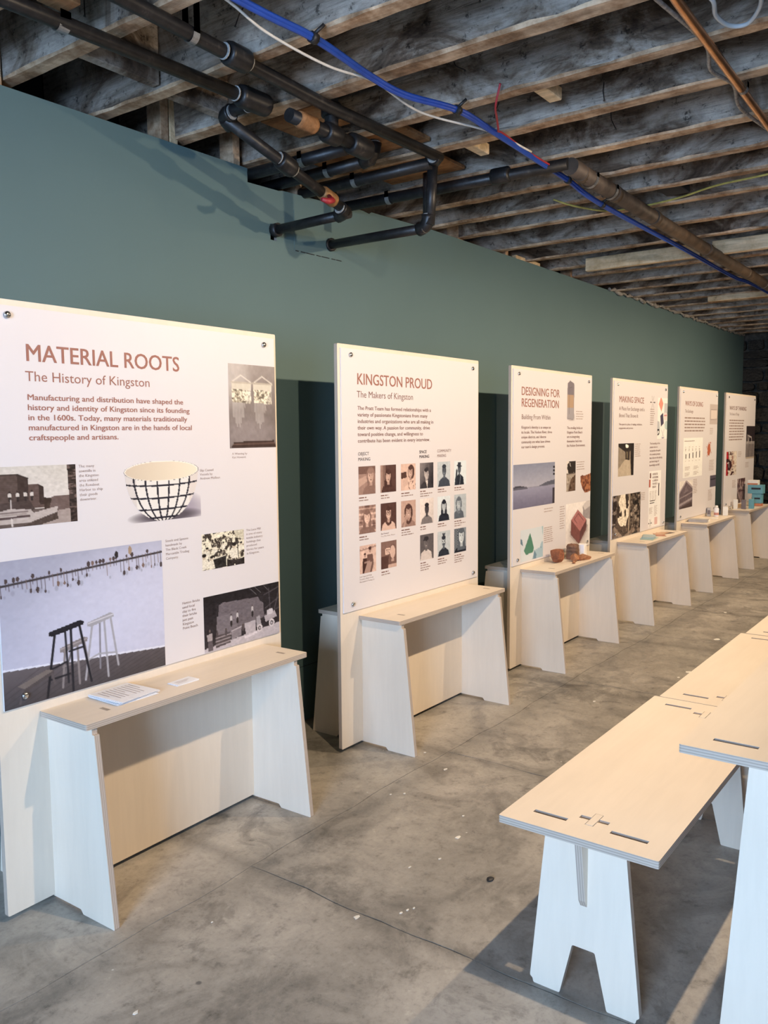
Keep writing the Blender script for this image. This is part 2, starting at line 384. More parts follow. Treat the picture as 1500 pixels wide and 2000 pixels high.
# far rubble wall, stone by stone
wf = box('wall_far', XF+.14, XF+.3, YR, .95, 0, ZT, M_mortar); wf['kind'] = 'structure'
smesh = []
for k in range(8):
    bm = bmesh.new(); addbox(bm, -.5, .5, -.5, .5, -.5, .5); bmesh.ops.subdivide_edges(bm, edges=bm.edges, cuts=2, use_grid_fill=True)
    r2 = random.Random(k)
    for v in bm.verts:
        q = v.co; f = 1-.16*(abs(q.y*2)**3+abs(q.z*2)**3)*.5
        v.co = Vector((q.x*(1-.2*max(abs(q.y), abs(q.z))), q.y*f, q.z*f))+Vector([r2.uniform(-.045, .045) for _ in range(3)])
    bmesh.ops.recalc_face_normals(bm, faces=bm.faces)
    me = bpy.data.meshes.new('stone'); bm.to_mesh(me); bm.free(); me.materials.append(M_stone); smesh.append(me)
z = 0.0; ns = 0
while z < ZT-.02:
    h = rng.uniform(.10, .22); y = YR+.02
    if z+h > ZT: h = ZT-z
    while y < .9 and ns < 298:
        wd = rng.uniform(.16, .48)
        o = bpy.data.objects.new('stone', smesh[rng.randrange(8)]); COL.objects.link(o); o.parent = wf
        o.location = (XF+.13, y+wd/2, z+h/2); o.scale = (rng.uniform(.16, .24), wd-.012, h-.012); ns += 1
        y += wd
    z += h
# ceiling: boards over joists
ceil = box('ceiling', XB, XF+.3, YR-.1, .95, ZT+.03, ZT+.08, M_dark); ceil['kind'] = 'structure'
y = YR
pm = None
while y < .93:
    wd = rng.uniform(.12, .17)
    box('plank', XB, XF+.3, y+.002, min(y+wd, .95)-.002, ZT, ZT+.028, M_plank, ceil, bev=0)
    y += wd
joists = [-2.6, -2.2, -1.8, -1.4, -1.0, -.6, -.2, .2, .6, .96, 1.33, (1.637, 1.70), (2.02, 2.082), (2.375, 2.452), (2.773, 2.838), (3.119, 3.195), (3.545, 3.620), (3.925, 3.985),
          (4.275, 4.335), (4.605, 4.665), (5.078, 5.14), (5.503, 5.563), (5.925, 5.985), (6.311, 6.371), (6.756, 6.811), (7.14, 7.20), 7.56, 7.96, 8.37, 8.78, 9.2, 9.6, 10.0, 10.42, 10.83, 11.22]
def joist(x0, x1, rough=1.):
    n = 66; ys = [YR+(.84-YR)*i/n for i in range(n+1)]; bm = bmesh.new(); rows = []
    a1 = rng.uniform(0, 6)
    for y in ys:
        j = lambda s: rng.uniform(-s, s)*rough
        wob = .004*math.sin(y*2.1+a1)
        zz = ZJ+wob*.5
        ring = [(x0+wob+j(.002), y, ZT), (x0+wob+j(.003), y, (ZT+ZJ)/2), (x0+wob+.002+j(.004), y, zz+.006+abs(j(.008))), (x0+wob+.007+j(.003), y, zz+j(.0015)),
                (x1+wob-.006+j(.003), y, zz+j(.0015)), (x1+wob+j(.004), y, zz+.006+abs(j(.008))), (x1+wob+j(.003), y, (ZT+ZJ)/2), (x1+wob, y, ZT)]
        rows.append([bm.verts.new(p) for p in ring])
    for a, b in zip(rows, rows[1:]):
        for k in range(7):
            f = bm.faces.new((a[k], a[k+1], b[k+1], b[k])); f.material_index = 1 if k in (2, 3, 4) else 0
    bm.faces.new(rows[0]); bm.faces.new(rows[-1][::-1])
    bmesh.ops.recalc_face_normals(bm, faces=bm.faces)
    return bmobj('joist', bm, [M_joist, M_tan], ceil)
for q in joists:
    if isinstance(q, tuple): joist(*q)
    else: joist(q, q+.062)
# blocking between joists seen near the pipes, nailer boards, odd blocks
def block(name, x0, x1, y0, y1, z0, z1, m): return box(name, x0, x1, y0, y1, z0, z1, m, ceil, bev=.003)
block('nailer_board', 5.90, 5.945, -.62, .19, 2.60, 2.69, M_pine)
block('nailer_board', 5.89, 5.94, -1.9, -.70, 2.60, 2.69, M_pine)
block('nailer_board', 7.97, 8.01, -1.3, -.10, 2.60, 2.68, M_pine)
block('backing_board', 2.51, 2.74, -.22, .12, 2.672, 2.69, M_ochre)
block('backing_board', 2.80, 3.10, -.30, .30, 2.672, 2.69, M_ochre)
block('backing_board', 3.20, 3.52, -.22, .20, 2.672, 2.69, M_ochre)
block('wood_block', 2.845, 2.99, -.95, -.90, 2.655, 2.70, M_pine)
block('wood_block', 3.21, 3.36, -.44, -.395, 2.655, 2.70, M_pine)
block('wood_block', 1.41, 1.50, -.18, -.10, 2.64, 2.72, M_ochre)
block('wood_block', 4.37, 4.55, -.95, -.83, 2.665, 2.76, M_dark)
block('blocking', 2.092, 2.37, .15, .20, 2.66, 2.89, M_joist)
block('blocking', 1.71, 2.015, .12, .16, 2.66, 2.89, M_joist)
# bent nails left in the joist faces
for x, y, z, dz, dy in ((1.632, -.02, 2.80, .10, .01), (2.012, .18, 2.78, .09, -.03), (2.765, -.62, 2.80, .05, .06), (3.11, -1.06, 2.73, .07, .01), (3.11, -.62, 2.76, .06, -.01),
                        (3.535, -.92, 2.78, .08, .03), (3.535, -.52, 2.76, .07, .0), (2.368, -.95, 2.83, .08, .02), (2.768, -.98, 2.86, .03, -.03), (3.92, -.60, 2.80, .06, .02), (2.012, -.30, 2.8, .06, -.02)):
    tube('nail', [(x+.004, y, z), (x-.012, y-dy*.3, z-dz*.5), (x-.016, y-dy, z-dz), (x-.017, y-dy, z-dz-.004)], [.0018, .0018, .0018, .0045], M_black, ceil, 6)

# ------------------------------------------------------------------ pipes and cables under the joists
def strap(parent, p, r, axis='y', up=.028, name='strap', ww=.012):
    """metal band round the underside of a pipe running along `axis`, ends going up"""
    bm = bmesh.new(); w_ = ww; n = 10; p = Vector(p); rows = []
    prof = [(-r-.003, up)]+[(-(r+.003)*math.cos(math.pi*k/n), -(r+.003)*math.sin(math.pi*k/n)) for k in range(n+1)]+[(r+.003, up)]
    for a, zz in prof:
        for s in (-w_, w_):
            d = Vector((s, a, zz)) if axis == 'x' else Vector((a, s, zz))
            rows.append(bm.verts.new(p+d))
    for i in range(len(prof)-1):
        bm.faces.new((rows[2*i], rows[2*i+1], rows[2*i+3], rows[2*i+2]))
    bmesh.ops.solidify(bm, geom=list(bm.faces), thickness=.002)
    return bmobj(name, bm, M_galv, parent)
def collar(parent, p, q, r, name='coupling', m=None):
    p = Vector(p); q = Vector(q); L = (q-p).length
    t = [0, .04, .12, .88, .96, 1]; rr = [r*.99, r*1.32, r*1.40, r*1.40, r*1.32, r*.99]
    tube(name, [p.lerp(q, a) for a in t], rr, m or M_iron, parent, 14)
    return
def ringw(parent, p, d, r):
    p = Vector(p); d = Vector(d).normalized()
    tube('sealant_ring', [p, p+d*.004], r*1.16, simple_white, parent, 14)
simple_white = simple('pipe_dope', (.30, .30, .29), .6, 0, .2, 60)
def elbow(parent, a, c, b, r, name='elbow'):
    c = Vector(c); a = Vector(a); b = Vector(b); u = (a-c).normalized(); v = (b-c).normalized(); L = r*2.4
    pts = []
    for k in range(9):
        t = k/8; pts.append((c+u*L)*(1-t)**2+c*2*t*(1-t)+(c+v*L)*t*t)
    tube(name, pts, [r*1.42]+[r*1.3]*7+[r*1.42], M_iron, parent, 14)
    ringw(parent, c+u*L, u, r); ringw(parent, c+v*L, v, r)
R1 = .022
pA = tag(empty('black_pipe', (1.5, -.12, 2.6)), 'upper left black pipe dropping by elbows through a brass valve into the teal wall', 'pipe')
def chP(par): 
    return lambda p: tuple(Vector(p)-par.location)
h = chP(pA)
tube('pipe_run', [h((-1.5, -.05, 2.60)), h((1.3, -.116, 2.60)), h((2.225, -.150, 2.60))], R1, M_iron, pA, 14)
tube('pipe_run', [h((2.215, -.16, 2.60)), h((2.21, 0.0, 2.595))], R1, M_iron, pA, 14)
tube('pipe_run', [h((2.20, 0.0, 2.575)), h((2.92, 0.01, 2.392))], R1, M_iron, pA, 14)
tube('pipe_run', [h((2.92, 0.0, 2.385)), h((2.925, .452, 2.378))], R1, M_iron, pA, 14)
collar(pA, h((2.13, -.148, 2.6)), h((2.27, -.152, 2.6)), R1*1.25, 'tee_fitting')
ringw(pA, h((2.12, -.147, 2.6)), (-1, 0, 0), R1); ringw(pA, h((2.216, -.105, 2.6)), (0, 1, 0), R1)
elbow(pA, h((2.215, -.2, 2.6)), h((2.205, 0.02, 2.585)), h((2.9, 0.02, 2.40)), R1)
collar(pA, h((2.49, .003, 2.505)), h((2.57, .004, 2.483)), R1*1.15)
ringw(pA, h((2.487, .003, 2.506)), (-1, 0, .25), R1); ringw(pA, h((2.575, .004, 2.482)), (1, 0, -.25), R1)
collar(pA, h((2.745, .006, 2.437)), h((2.83, .008, 2.416)), R1*.95, 'brass_valve', M_brass)
tube('valve_handle', [h((2.76, -.02, 2.42)), h((2.755, -.045, 2.395)), h((2.72, -.05, 2.385)), h((2.69, -.04, 2.388))], [.008, .012, .013, .008], M_red, pA, 8)
elbow(pA, h((2.7, 0.008, 2.44)), h((2.922, .012, 2.386)), h((2.924, .4, 2.38)), R1)
tube('tape_sleeve', [h((2.925, .42, 2.379)), h((2.925, .452, 2.378))], .031, M_black, pA, 14)
strap(pA, h((1.475, -.118, 2.60)), R1, 'x', ww=.017)
pB = tag(empty('black_pipe', (2.3, -.32, 2.61)), 'long straight black pipe under the joists, ending in an elbow and vertical drop', 'pipe')
h = chP(pB)
tube('pipe_run', [h((-1.5, -.40, 2.612)), h((1.5, -.352, 2.612)), h((2.4, -.305, 2.612)), h((3.15, -.316, 2.612))], R1, M_iron, pB, 14)
for a, b in (((1.90, -.336, 2.611), (1.99, -.335, 2.611)),): collar(pB, h(a), h(b), R1*1.2)
ringw(pB, h((1.893, -.336, 2.611)), (-1, 0, 0), R1); ringw(pB, h((1.995, -.335, 2.611)), (1, 0, 0), R1)
tube('pipe_run', [h((3.165, -.27, 2.60)), h((3.168, -.25, 2.345))], R1*1.05, M_iron, pB, 14)
tube('pipe_run', [h((3.168, -.23, 2.335)), h((3.33, .452, 2.383))], R1, M_iron, pB, 14)
elbow(pB, h((2.9, -.315, 2.612)), h((3.168, -.30, 2.609)), h((3.17, .1, 2.605)), R1)
elbow(pB, h((3.168, -.25, 2.5)), h((3.168, -.243, 2.335)), h((3.26, .2, 2.362)), R1)
collar(pB, h((3.327, .435, 2.382)), h((3.333, .456, 2.383)), R1*1.05, 'end_flange')
strap(pB, h((1.76, -.338, 2.611)), R1, 'x', .09)
def yrun(x0, y0, x1, y1, z, r, label, sy, extra=None):
    p = tag(empty('black_pipe', (x0, y0, z)), label, 'pipe'); hh = chP(p)
    tube('pipe_run', [hh((x0, y0, z)), hh((x1, y1, z))], r, M_iron, p, 14)
    t = (sy-y0)/(y1-y0); strap(p, hh((x0+(x1-x0)*t, sy, z)), r, 'y', .03)
    return p, hh
yrun(2.79, .56, 2.785, -.10, 2.60, .026, 'first short black pipe over the notch in the teal wall, nearest the camera', .14)
p, hh = yrun(2.98, .56, 2.955, -.10, 2.60, .026, 'second short black pipe over the wall notch, with an upturned elbow', .15)
elbow(p, hh((2.955, .1, 2.60)), hh((2.953, -.11, 2.602)), hh((2.953, -.11, 2.8)), .025)
tube('pipe_run', [hh((2.953, -.11, 2.64)), hh((2.953, -.11, 2.84))], .024, M_iron, p, 14)
yrun(3.145, .56, 3.14, -.28, 2.595, .026, 'third short black pipe over the wall notch, meeting the long pipe elbow', .137)
p, hh = yrun(3.465, .56, 3.52, -.74, 2.598, .026, 'longest cross pipe, running from the teal wall to the big brown main', .19)
collar(p, hh((3.488, -.38, 2.598)), hh((3.494, -.47, 2.598)), .026)
tube('riser', [hh((3.35, -.12, 2.43)), hh((3.352, -.12, 2.63))], .022, M_iron, p, 12)
pt = tag(empty('pipe_stub', (2.5, -.2, 2.56)), 'capped black pipe stub wrapped with orange tape, hanging among the cross pipes', 'pipe'); hh = chP(pt)
tube('pipe_run', [hh((2.29, -.235, 2.56)), hh((2.76, -.225, 2.56))], .024, M_iron, pt, 14)
collar(pt, hh((2.49, -.23, 2.56)), hh((2.57, -.228, 2.56)), .027, 'tee_fitting'); collar(pt, hh((2.64, -.228, 2.56)), hh((2.76, -.226, 2.56)), .029)
tube('riser', [hh((2.53, -.23, 2.57)), hh((2.53, -.23, 2.86))], .026, M_iron, pt, 14)
collar(pt, hh((2.53, -.23, 2.62)), hh((2.53, -.23, 2.67)), .028)
tube('orange_wrap', [hh((2.335, -.234, 2.562)), hh((2.35, -.234, 2.56)), hh((2.385, -.233, 2.56)), hh((2.42, -.233, 2.559)), hh((2.43, -.233, 2.558))], [.026, .031, .029, .032, .026], M_ochre, pt, 12)
pm = tag(empty('main_pipe', (5, -.76, 2.585)), 'thick dusty brown main pipe running away under the joists beside the blue cable', 'pipe'); hh = chP(pm)
tube('pipe_run', [hh((3.52, -.75, 2.585)), hh((5, -.735, 2.585)), hh((11.6, -.77, 2.58))], .037, M_rustpipe, pm, 16)
for x in (3.62, 4.02, 4.6, 5.6, 6.6, 7.8, 9.2): 
    tube('joint_band', [hh((x, -.75+.008*min(1, x-3.5), 2.585)), hh((x+.05, -.742, 2.585))], .0395, M_rustpipe, pm, 16)
for x in (3.74, 3.98, 7.15): strap(pm, hh((x, -.745, 2.585)), .039, 'x', .02)
pc = tag(empty('copper_pipe', (3, -1.54, 2.60)), 'bright copper pipe crossing the joists at the upper right', 'pipe'); hh = chP(pc)
tube('pipe_run', [hh((1.9, -1.57, 2.60)), hh((2.4, -1.553, 2.595)), hh((3.6, -1.535, 2.60)), hh((4.4, -1.53, 2.60))], .0135, M_copper, pc, 14)
strap(pc, hh((3.14, -1.545, 2.60)), .014, 'x', .02)
def cable(name, pts, r, m, label, cat='cable', n=8, seg=8, zoff=0):
    return tag(tube(name, spline(pts, n), r, m, None, seg), label, cat)
cable('armoured_conduit', [(2.1, -1.46, 2.625), (2.411, -1.493, 2.622), (2.759, -1.524, 2.622), (2.943, -1.493, 2.61), (3.134, -1.514, 2.62), (3.3, -1.49, 2.61), (3.468, -1.487, 2.62), (3.70, -1.515, 2.62)], .0065, M_grey, 'thin grey armoured conduit sagging beside the copper pipe')
cable('tubing_coil', [(2.40, -1.60, 2.62), (2.463, -1.628, 2.6), (2.557, -1.612, 2.6), (2.642, -1.627, 2.6), (2.66, -1.672, 2.6), (2.585, -1.72, 2.6), (2.50, -1.742, 2.6), (2.42, -1.74, 2.61), (2.37, -1.69, 2.62)], .0065, M_clear, 'loop of milky plastic tubing at the top right corner', 'tubing')
BL = [(.6, -.58, 2.625), (1.674, -.592, 2.613), (1.993, -.609, 2.612), (2.297, -.586, 2.608), (2.479, -.60, 2.60), (2.719, -.665, 2.605), (2.967, -.669, 2.60), (3.44, -.648, 2.60), (3.701, -.657, 2.585), (4.11, -.655, 2.56), (5.412, -.650, 2.57), (6.695, -.634, 2.58), (7.495, -.669, 2.585), (11.6, -.66, 2.6)]
bb = empty('blue_cable', (2.7, -.66, 2.6)); tag(bb, 'bundle of blue data cables tied up along the joists', 'cable'); hh = chP(bb)
for k, (dy, dz, r) in enumerate(((-.004, .003, .0075), (.005, .004, .007), (.001, -.005, .0075))):
    tube('strand', spline([hh((x, y+dy*(1 if x < 4 else 1.6), z_+dz)) for x, y, z_ in BL], 8), r, M_blue, bb, 8)
for i in (2, 5, 8, 9):
    x, y, z_ = BL[i]; tube('cable_tie', [hh((x-.012, y, z_)), hh((x+.012, y, z_))], .0165, M_black, bb, 10)
    tube('cable_tie', [hh((x, y-.005, z_+.01)), hh((x+.015, y-.03, z_+.035))], .006, M_black, bb, 6)
cable('white_cord', [(1.2, -.50, 2.64), (1.641, -.549, 2.628), (1.864, -.541, 2.60), (2.125, -.553, 2.59), (2.347, -.567, 2.61), (2.565, -.562, 2.595), (2.714, -.574, 2.598), (3.002, -.655, 2.605), (3.3, -.672, 2.605)], .0042, M_white, 'thin white cord running alongside the blue cables')
cable('yellow_cable', [(4.18, -.36, 2.65), (4.255, -.44, 2.62), (4.434, -.537, 2.615), (4.49, -.64, 2.62), (4.489, -.739, 2.62), (4.439, -.94, 2.62), (4.338, -1.142, 2.62), (4.299, -1.381, 2.62), (4.28, -1.8, 2.64)], .005, M_yellow, 'thin yellow cable looping across the joists over the main pipe')
cable('red_wire', [(2.73, -.835, 2.66), (2.76, -.80, 2.60), (2.86, -.75, 2.60), (2.959, -.702, 2.598), (2.99, -.685, 2.6), (3.048, -.678, 2.608), (3.3, -.66, 2.606), (3.6, -.665, 2.60)], .004, M_red, 'thin red wire dropping from a joist onto the blue cables')

# ------------------------------------------------------------------ track lights (above the frame), warm spots, plus an added bounce row
tr = tag(box('light_track', 1.0, 10.6, -1.82, -1.78, 2.585, 2.62, M_black), 'black lighting track fixed under the joists', 'light track')
PX = [1.85, 3.45, 5.04, 6.58, 8.14, 9.69]
for i, x in enumerate(PX):
    t = tag(empty('track_lamp', (x, -1.80, 2.42)), 'black cylinder lamp on the ceiling track facing the posters', 'lamp', 'track lamps')
    tgt = Vector((x, -.38, .85)); d = (tgt-t.location).normalized()
    bm = bmesh.new(); prof = [(-.11, .001), (-.11, .034), (.045, .04), (.045, .036), (.012, .033), (.010, .001)]
    u = d.orthogonal().normalized(); v = d.cross(u); rr = []
    for a, r in prof: rr.append([bm.verts.new(d*a+(u*math.cos(2*math.pi*k/20)+v*math.sin(2*math.pi*k/20))*r) for k in range(20)])
    for a, b in zip(rr, rr[1:]):
        for k in range(20): bm.faces.new((a[k], a[(k+1) % 20], b[(k+1) % 20], b[k]))
    bmobj('lamp_housing', bm, M_black, t)
    tube('lamp_stem', [(0, 0, .02), (0, 0, .17)], .007, M_black, t, 8)
    l = light('lamp_light', 'SPOT', tuple(t.location+d*.05), SPOT_W, WARM, spot_size=math.radians(146), spot_blend=.8, shadow_soft_size=.018)
    aim(l, tgt)

tr = tag(box('light_track', .2, 10.6, -3.52, -3.48, 2.585, 2.62, M_black), 'added black track for the bounce fill lamps, nearer the right-hand wall', 'light track')
for i, x in enumerate((1.2, 3.8, 6.4, 9.0)):  # added lamp row, bouncing warm light off the right wall onto the ceiling
    t = tag(empty('track_lamp', (x, -3.50, 2.42)), 'added black cylinder fill lamp facing the right-hand wall', 'lamp', 'added fill lamps')
    tube('lamp_housing', [(0, .03, .03), (0, -.05, -.05)], .035, M_black, t, 16); tube('lamp_stem', [(0, 0, .02), (0, 0, .17)], .007, M_black, t, 8)
    l = light('lamp_light', 'SPOT', (x, -3.57, 2.35), 22, WARM, spot_size=math.radians(110), spot_blend=.6, shadow_soft_size=.03); aim(l, (x, -4.6, .9))

# ------------------------------------------------------------------ printing: tiny raster painter -> vertex coloured sheet
_seed = [1]
class Pic:
    def __init__(s, w, h, c=(.9, .9, .9)):
        s.w, s.h = w, h; s.a = np.ones((h, w, 3))*np.array(c)
        s.X, s.Y = np.meshgrid((np.arange(w)+.5)/w, (np.arange(h)+.5)/h); s.asp = h/w
    def put(s, m, c, al=1.):
        m = (m*al)[..., None] if m.dtype != bool else (m.astype(float)*al)[..., None]
        s.a = s.a*(1-m)+np.array(c)*m; return s
    def grad(s, c0, c1, x0=0., y0=0., x1=0., y1=1., m=None):
        d = np.array([x1-x0, y1-y0]); t = np.clip(((s.X-x0)*d[0]+(s.Y-y0)*d[1])/(d@d), 0, 1)[..., None]
        g_ = np.array(c0)*(1-t)+np.array(c1)*t
        if m is None: s.a = g_
        else: s.a = np.where(m[..., None], g_, s.a)
        return s
    def pm(s, pts):
        m = np.zeros(s.X.shape, bool); n = len(pts)
        for i in range(n):
            x0, y0 = pts[i]; x1, y1 = pts[(i+1) % n]
            if y0 == y1: continue
            c = ((y0 > s.Y) != (y1 > s.Y)) & (s.X < (x1-x0)*(s.Y-y0)/(y1-y0)+x0); m ^= c
        return m
    def poly(s, pts, c, al=1.): return s.put(s.pm(pts), c, al)
    def em(s, cx, cy, rx, ry, rot=0.):
        dx = s.X-cx; dy = (s.Y-cy); c_, n_ = math.cos(rot), math.sin(rot)
        u = dx*c_+dy*s.asp*n_; v = -dx*n_+dy*s.asp*c_
        return (u/rx)**2+(v/(ry*s.asp))**2
    def ell(s, cx, cy, rx, ry, c, rot=0., al=1., soft=0.):
        e = s.em(cx, cy, rx, ry, rot)
        if soft: return s.put(np.clip((1+soft-e)/(2*soft), 0, 1), c, al)
        return s.put(e < 1, c, al)
    def line(s, pts, w_, c, al=1.):
        for (x0, y0), (x1, y1) in zip(pts, pts[1:]):
            dx, dy = x1-x0, (y1-y0)*s.asp; L = dx*dx+dy*dy+1e-9
            t = np.clip(((s.X-x0)*dx+(s.Y-y0)*s.asp*dy)/L, 0, 1)
            dd = np.hypot(s.X-x0-t*dx, (s.Y-y0)*s.asp-t*dy); s.put(np.clip((w_-dd)*s.w+.5, 0, 1), c, al)
        return s
    def noise(s, amp, cells=12, m=None, aniso=1., octs=2):
        _seed[0] += 1; r = np.random.RandomState(_seed[0]); tot = np.zeros(s.X.shape)
        for o_ in range(octs):
            nx = int(cells*2**o_)+2; ny = int(cells*2**o_*aniso)+2; gr = r.randn(ny, nx)
            gx = s.X*(nx-2); gy = s.Y*(ny-2); ix = gx.astype(int); iy = gy.astype(int); fx = gx-ix; fy = gy-iy
            fx = fx*fx*(3-2*fx); fy = fy*fy*(3-2*fy)
            tot += (gr[iy, ix]*(1-fx)*(1-fy)+gr[iy, ix+1]*fx*(1-fy)+gr[iy+1, ix]*(1-fx)*fy+gr[iy+1, ix+1]*fx*fy)*.6**o_
        d = amp*tot[..., None]
        if m is not None: d = d*m[..., None]
        s.a = s.a+d; return s
    def nfield(s, cells, aniso=1., octs=2):
        b = s.a.copy(); s.a = np.zeros_like(b); s.noise(1., cells, None, aniso, octs); f = s.a[..., 0].copy(); s.a = b; return f
def picture(name, pic, x0, x1, z0, z1, parent, y=-.0003, mask=None):
    """vertex-coloured sheet; x0..x1, z0..z1 in the poster's own frame"""
    w_, h_ = pic.w, pic.h
    a = np.clip(pic.a, 0, 1); a = np.where(a <= .04045, a/12.92, ((a+.055)/1.055)**2.4)
    gx = x0+(x1-x0)*np.arange(w_)/(w_-1); gz = z1+(z0-z1)*np.arange(h_)/(h_-1)
    V = np.zeros((h_, w_, 3)); V[..., 0] = gx[None]; V[..., 1] = y; V[..., 2] = gz[:, None]
    idx = np.arange(w_*h_).reshape(h_, w_)
    F = np.stack([idx[:-1, :-1], idx[1:, :-1], idx[1:, 1:], idx[:-1, 1:]], -1)
    if mask is not None: F = F[mask[:-1, :-1]]
    F = F.reshape(-1, 4)
    me = bpy.data.meshes.new(name); me.vertices.add(w_*h_); me.vertices.foreach_set('co', V.ravel())
    me.loops.add(F.size); me.loops.foreach_set('vertex_index', F.ravel().astype(np.int32))
    me.polygons.add(len(F)); me.polygons.foreach_set('loop_start', np.arange(0, F.size, 4, dtype=np.int32))
    me.update(calc_edges=True)
    ca = me.color_attributes.new('Col', 'FLOAT_COLOR', 'POINT')
    ca.data.foreach_set('color', np.concatenate([a, np.ones((h_, w_, 1))], -1).astype(np.float32).ravel())
    return link(name, me, M_print, parent)

# ------------------------------------------------------------------ lettering
def text_mesh(lines, bold=0., res=3, lead=1.0, spacing=1.0):
    c = bpy.data.curves.new('t', 'FONT'); c.body = '\n'.join(lines); c.size = 1.0; c.resolution_u = res; c.offset = bold; c.space_line = lead; c.space_character = spacing
    o = bpy.data.objects.new('t', c); COL.objects.link(o)
    dg = bpy.context.evaluated_depsgraph_get(); me = bpy.data.meshes.new_from_object(o.evaluated_get(dg)); bpy.data.objects.remove(o); bpy.data.curves.remove(c)
    co = np.zeros(len(me.vertices)*3); me.vertices.foreach_get('co', co)
    return me, co.reshape(-1, 3)
_m, _c = text_mesh(['H']); CAP = _c[:, 1].max()-_c[:, 1].min()
_m2, _c2 = text_mesh(['H', 'H']); LINE = (_c2[:, 1].max()-_c2[:, 1].min())-CAP
def text(name, lines, x, z, cap, width, m, parent, bold=0., lead=None, ref=0, y=-.0006, res=3, label=None):
    """x,z: left end of first baseline; cap: capital height; width: measured width of line `ref`; lead: baseline spacing"""
    if isinstance(lines, str): lines = [lines]
    s = cap/CAP
    sp = (lead/s/LINE) if lead else 1.0
    _, rc = text_mesh([lines[ref]], 0., 1); rw = rc[:, 0].max()-rc[:, 0].min()
    me, co = text_mesh(lines, 0., res, sp)
    if bold:
        bm = bmesh.new(); n0 = 0
        for k_, (dx, dy) in enumerate(((-1, -.5), (1, .5), (-1, .5), (1, -.5), (0, 0))):
            bm.from_mesh(me); bm.verts.ensure_lookup_table()
            for v in bm.verts[n0:]: v.co.x += dx*bold; v.co.y += dy*bold*.8; v.co.z = k_*2e-3
            n0 = len(bm.verts)
        bm.to_mesh(me); bm.free(); co = np.zeros(len(me.vertices)*3); me.vertices.foreach_get('co', co); co = co.reshape(-1, 3)
    # baseline of first line is y=0 in font space
    sx = width/rw; out = np.zeros_like(co); out[:, 0] = x+(co[:, 0]-rc[:, 0].min())*sx; out[:, 1] = y-co[:, 2]*.004; out[:, 2] = z+co[:, 1]*s
    me.vertices.foreach_set('co', out.ravel()); me.update(); me.name = name
    me.materials.clear()
    return link(name, me, m, parent)
def greek(name, x, z, width, n, lead, hgt, m, parent, ragged=.25, y=-.0005, word=.03):
    """lines of print too small to read: rows of word-length strokes"""
    bm = bmesh.new(); r = random.Random(int(x*1000)+n)
    for i in range(n):
        w_ = width*(1-r.random()*ragged*(1.6 if i == n-1 else 1)); a = 0.
        while a < w_-.004:
            b = min(w_, a+word*r.uniform(.4, 1.5)); zz = z-i*lead
            bm.faces.new([bm.verts.new(q) for q in ((x+a, y, zz), (x+b, y, zz), (x+b, y, zz+hgt), (x+a, y, zz+hgt))]); a = b+word*.16
    return bmobj(name, bm, m, parent)

# ------------------------------------------------------------------ display stands
PF = [(1.2443, -.0125, .0181), (2.8451, .0162, -.0018), (4.4316, .0110, .0065), (5.9722, -.0036, -.0088), (7.5333, -.0059, -.0028), (9.0853, 0, -.0113)]
LAB = ['plywood display stand nearest the camera, with the MATERIAL ROOTS poster', 'plywood display stand with the KINGSTON PROUD poster of small portraits', 'plywood display stand with the DESIGNING FOR REGENERATION poster',
       'plywood display stand with the MAKING SPACE poster', 'plywood display stand with the WAYS OF DOING poster', 'farthest plywood display stand, with the WAYS OF THINKING poster']
W, H = 1.21, 1.829
posters = []
sp_out = rnd_outline([(-.292, 0), (-.142, 0), (-.132, .013), (.150, .013), (.160, 0), (.310, 0), (.250, .574), (.240, .574), (.240, .593), (-.222, .593), (-.222, .574), (-.232, .574)], .003, 2)
for i, (x, y, th) in enumerate(PF):
    st = tag(empty('display_stand', (x, y, 0), th), LAB[i], 'display stand', 'plywood display stands along the teal wall')
    plate('backboard', rnd_outline([(0, .019), (W, .019), (W, H), (0, H)], .006, 2), 'y', 0, .018, [M_plyV, M_edge], st)
    for a in (.155, 1.037):
        plate('side_plate', sp_out, 'x', a, a+.018, [M_plyV, M_edge], st)
    hole = lambda cx, cy0, cy1: [(cx, cy0), (cx+.014, cy0), (cx+.014, cy1), (cx, cy1)]
    plate('shelf', rnd_outline([(.132, -.0005), (.132, -.228), (1.106, -.228), (1.106, -.0005)], .005, 2), 'z', .593, .611, [M_plyH, M_edge], st)
    plate('shelf', rnd_outline([(.132, .0185), (.132, .246), (1.106, .246), (1.106, .0185)], .005, 2), 'z', .593, .611, [M_plyH, M_edge], st)
    for a in (.247, 1.036):
        box('tenon_end', a, a+.014, -.170, -.130, .609, .6112, M_tenon, st)
        box('tenon_end', a, a+.014, .150, .190, .609, .6112, M_tenon, st)
    po = box('poster', .018, 1.196, -.006, -.0005, .641, 1.811, M_poster, st)
    for a, b in ((.084, 1.784), (1.136, 1.783), (.082, .673), (1.146, .670)):
        if i == 0 and a > 1 and b < 1: continue
        bm = bmesh.new(); tube_bm(bm, [(a, -.006, b), (a, -.011, b), (a, -.014, b), (a, -.0155, b)], [.0105, .0105, .0085, .003], 16)
        bmesh.ops.recalc_face_normals(bm, faces=bm.faces); bmobj('standoff_bolt', bm, M_steel, st)
    fr = empty('print_layer', (0, 0, 0)); bpy.data.objects.remove(fr)
    posters.append(po)
YP = -.0066   # face of the print, just proud of the poster board
def T(i, name, lines, x, z, cap, width, m, **k): return text(name, lines, x, z, cap, width, m, posters[i], y=YP, **k)
def GK(i, x, z, width, n, lead, hgt, m=None, **k): return greek('caption', x, z, width, n, lead, hgt, m or M_inkP, posters[i], y=YP, **k)
def PIC(i, pic, x0, x1, z0, z1, mask=None, name='photograph'): return picture(name, pic, x0, x1, z0, z1, posters[i], y=YP+.0002, mask=mask)

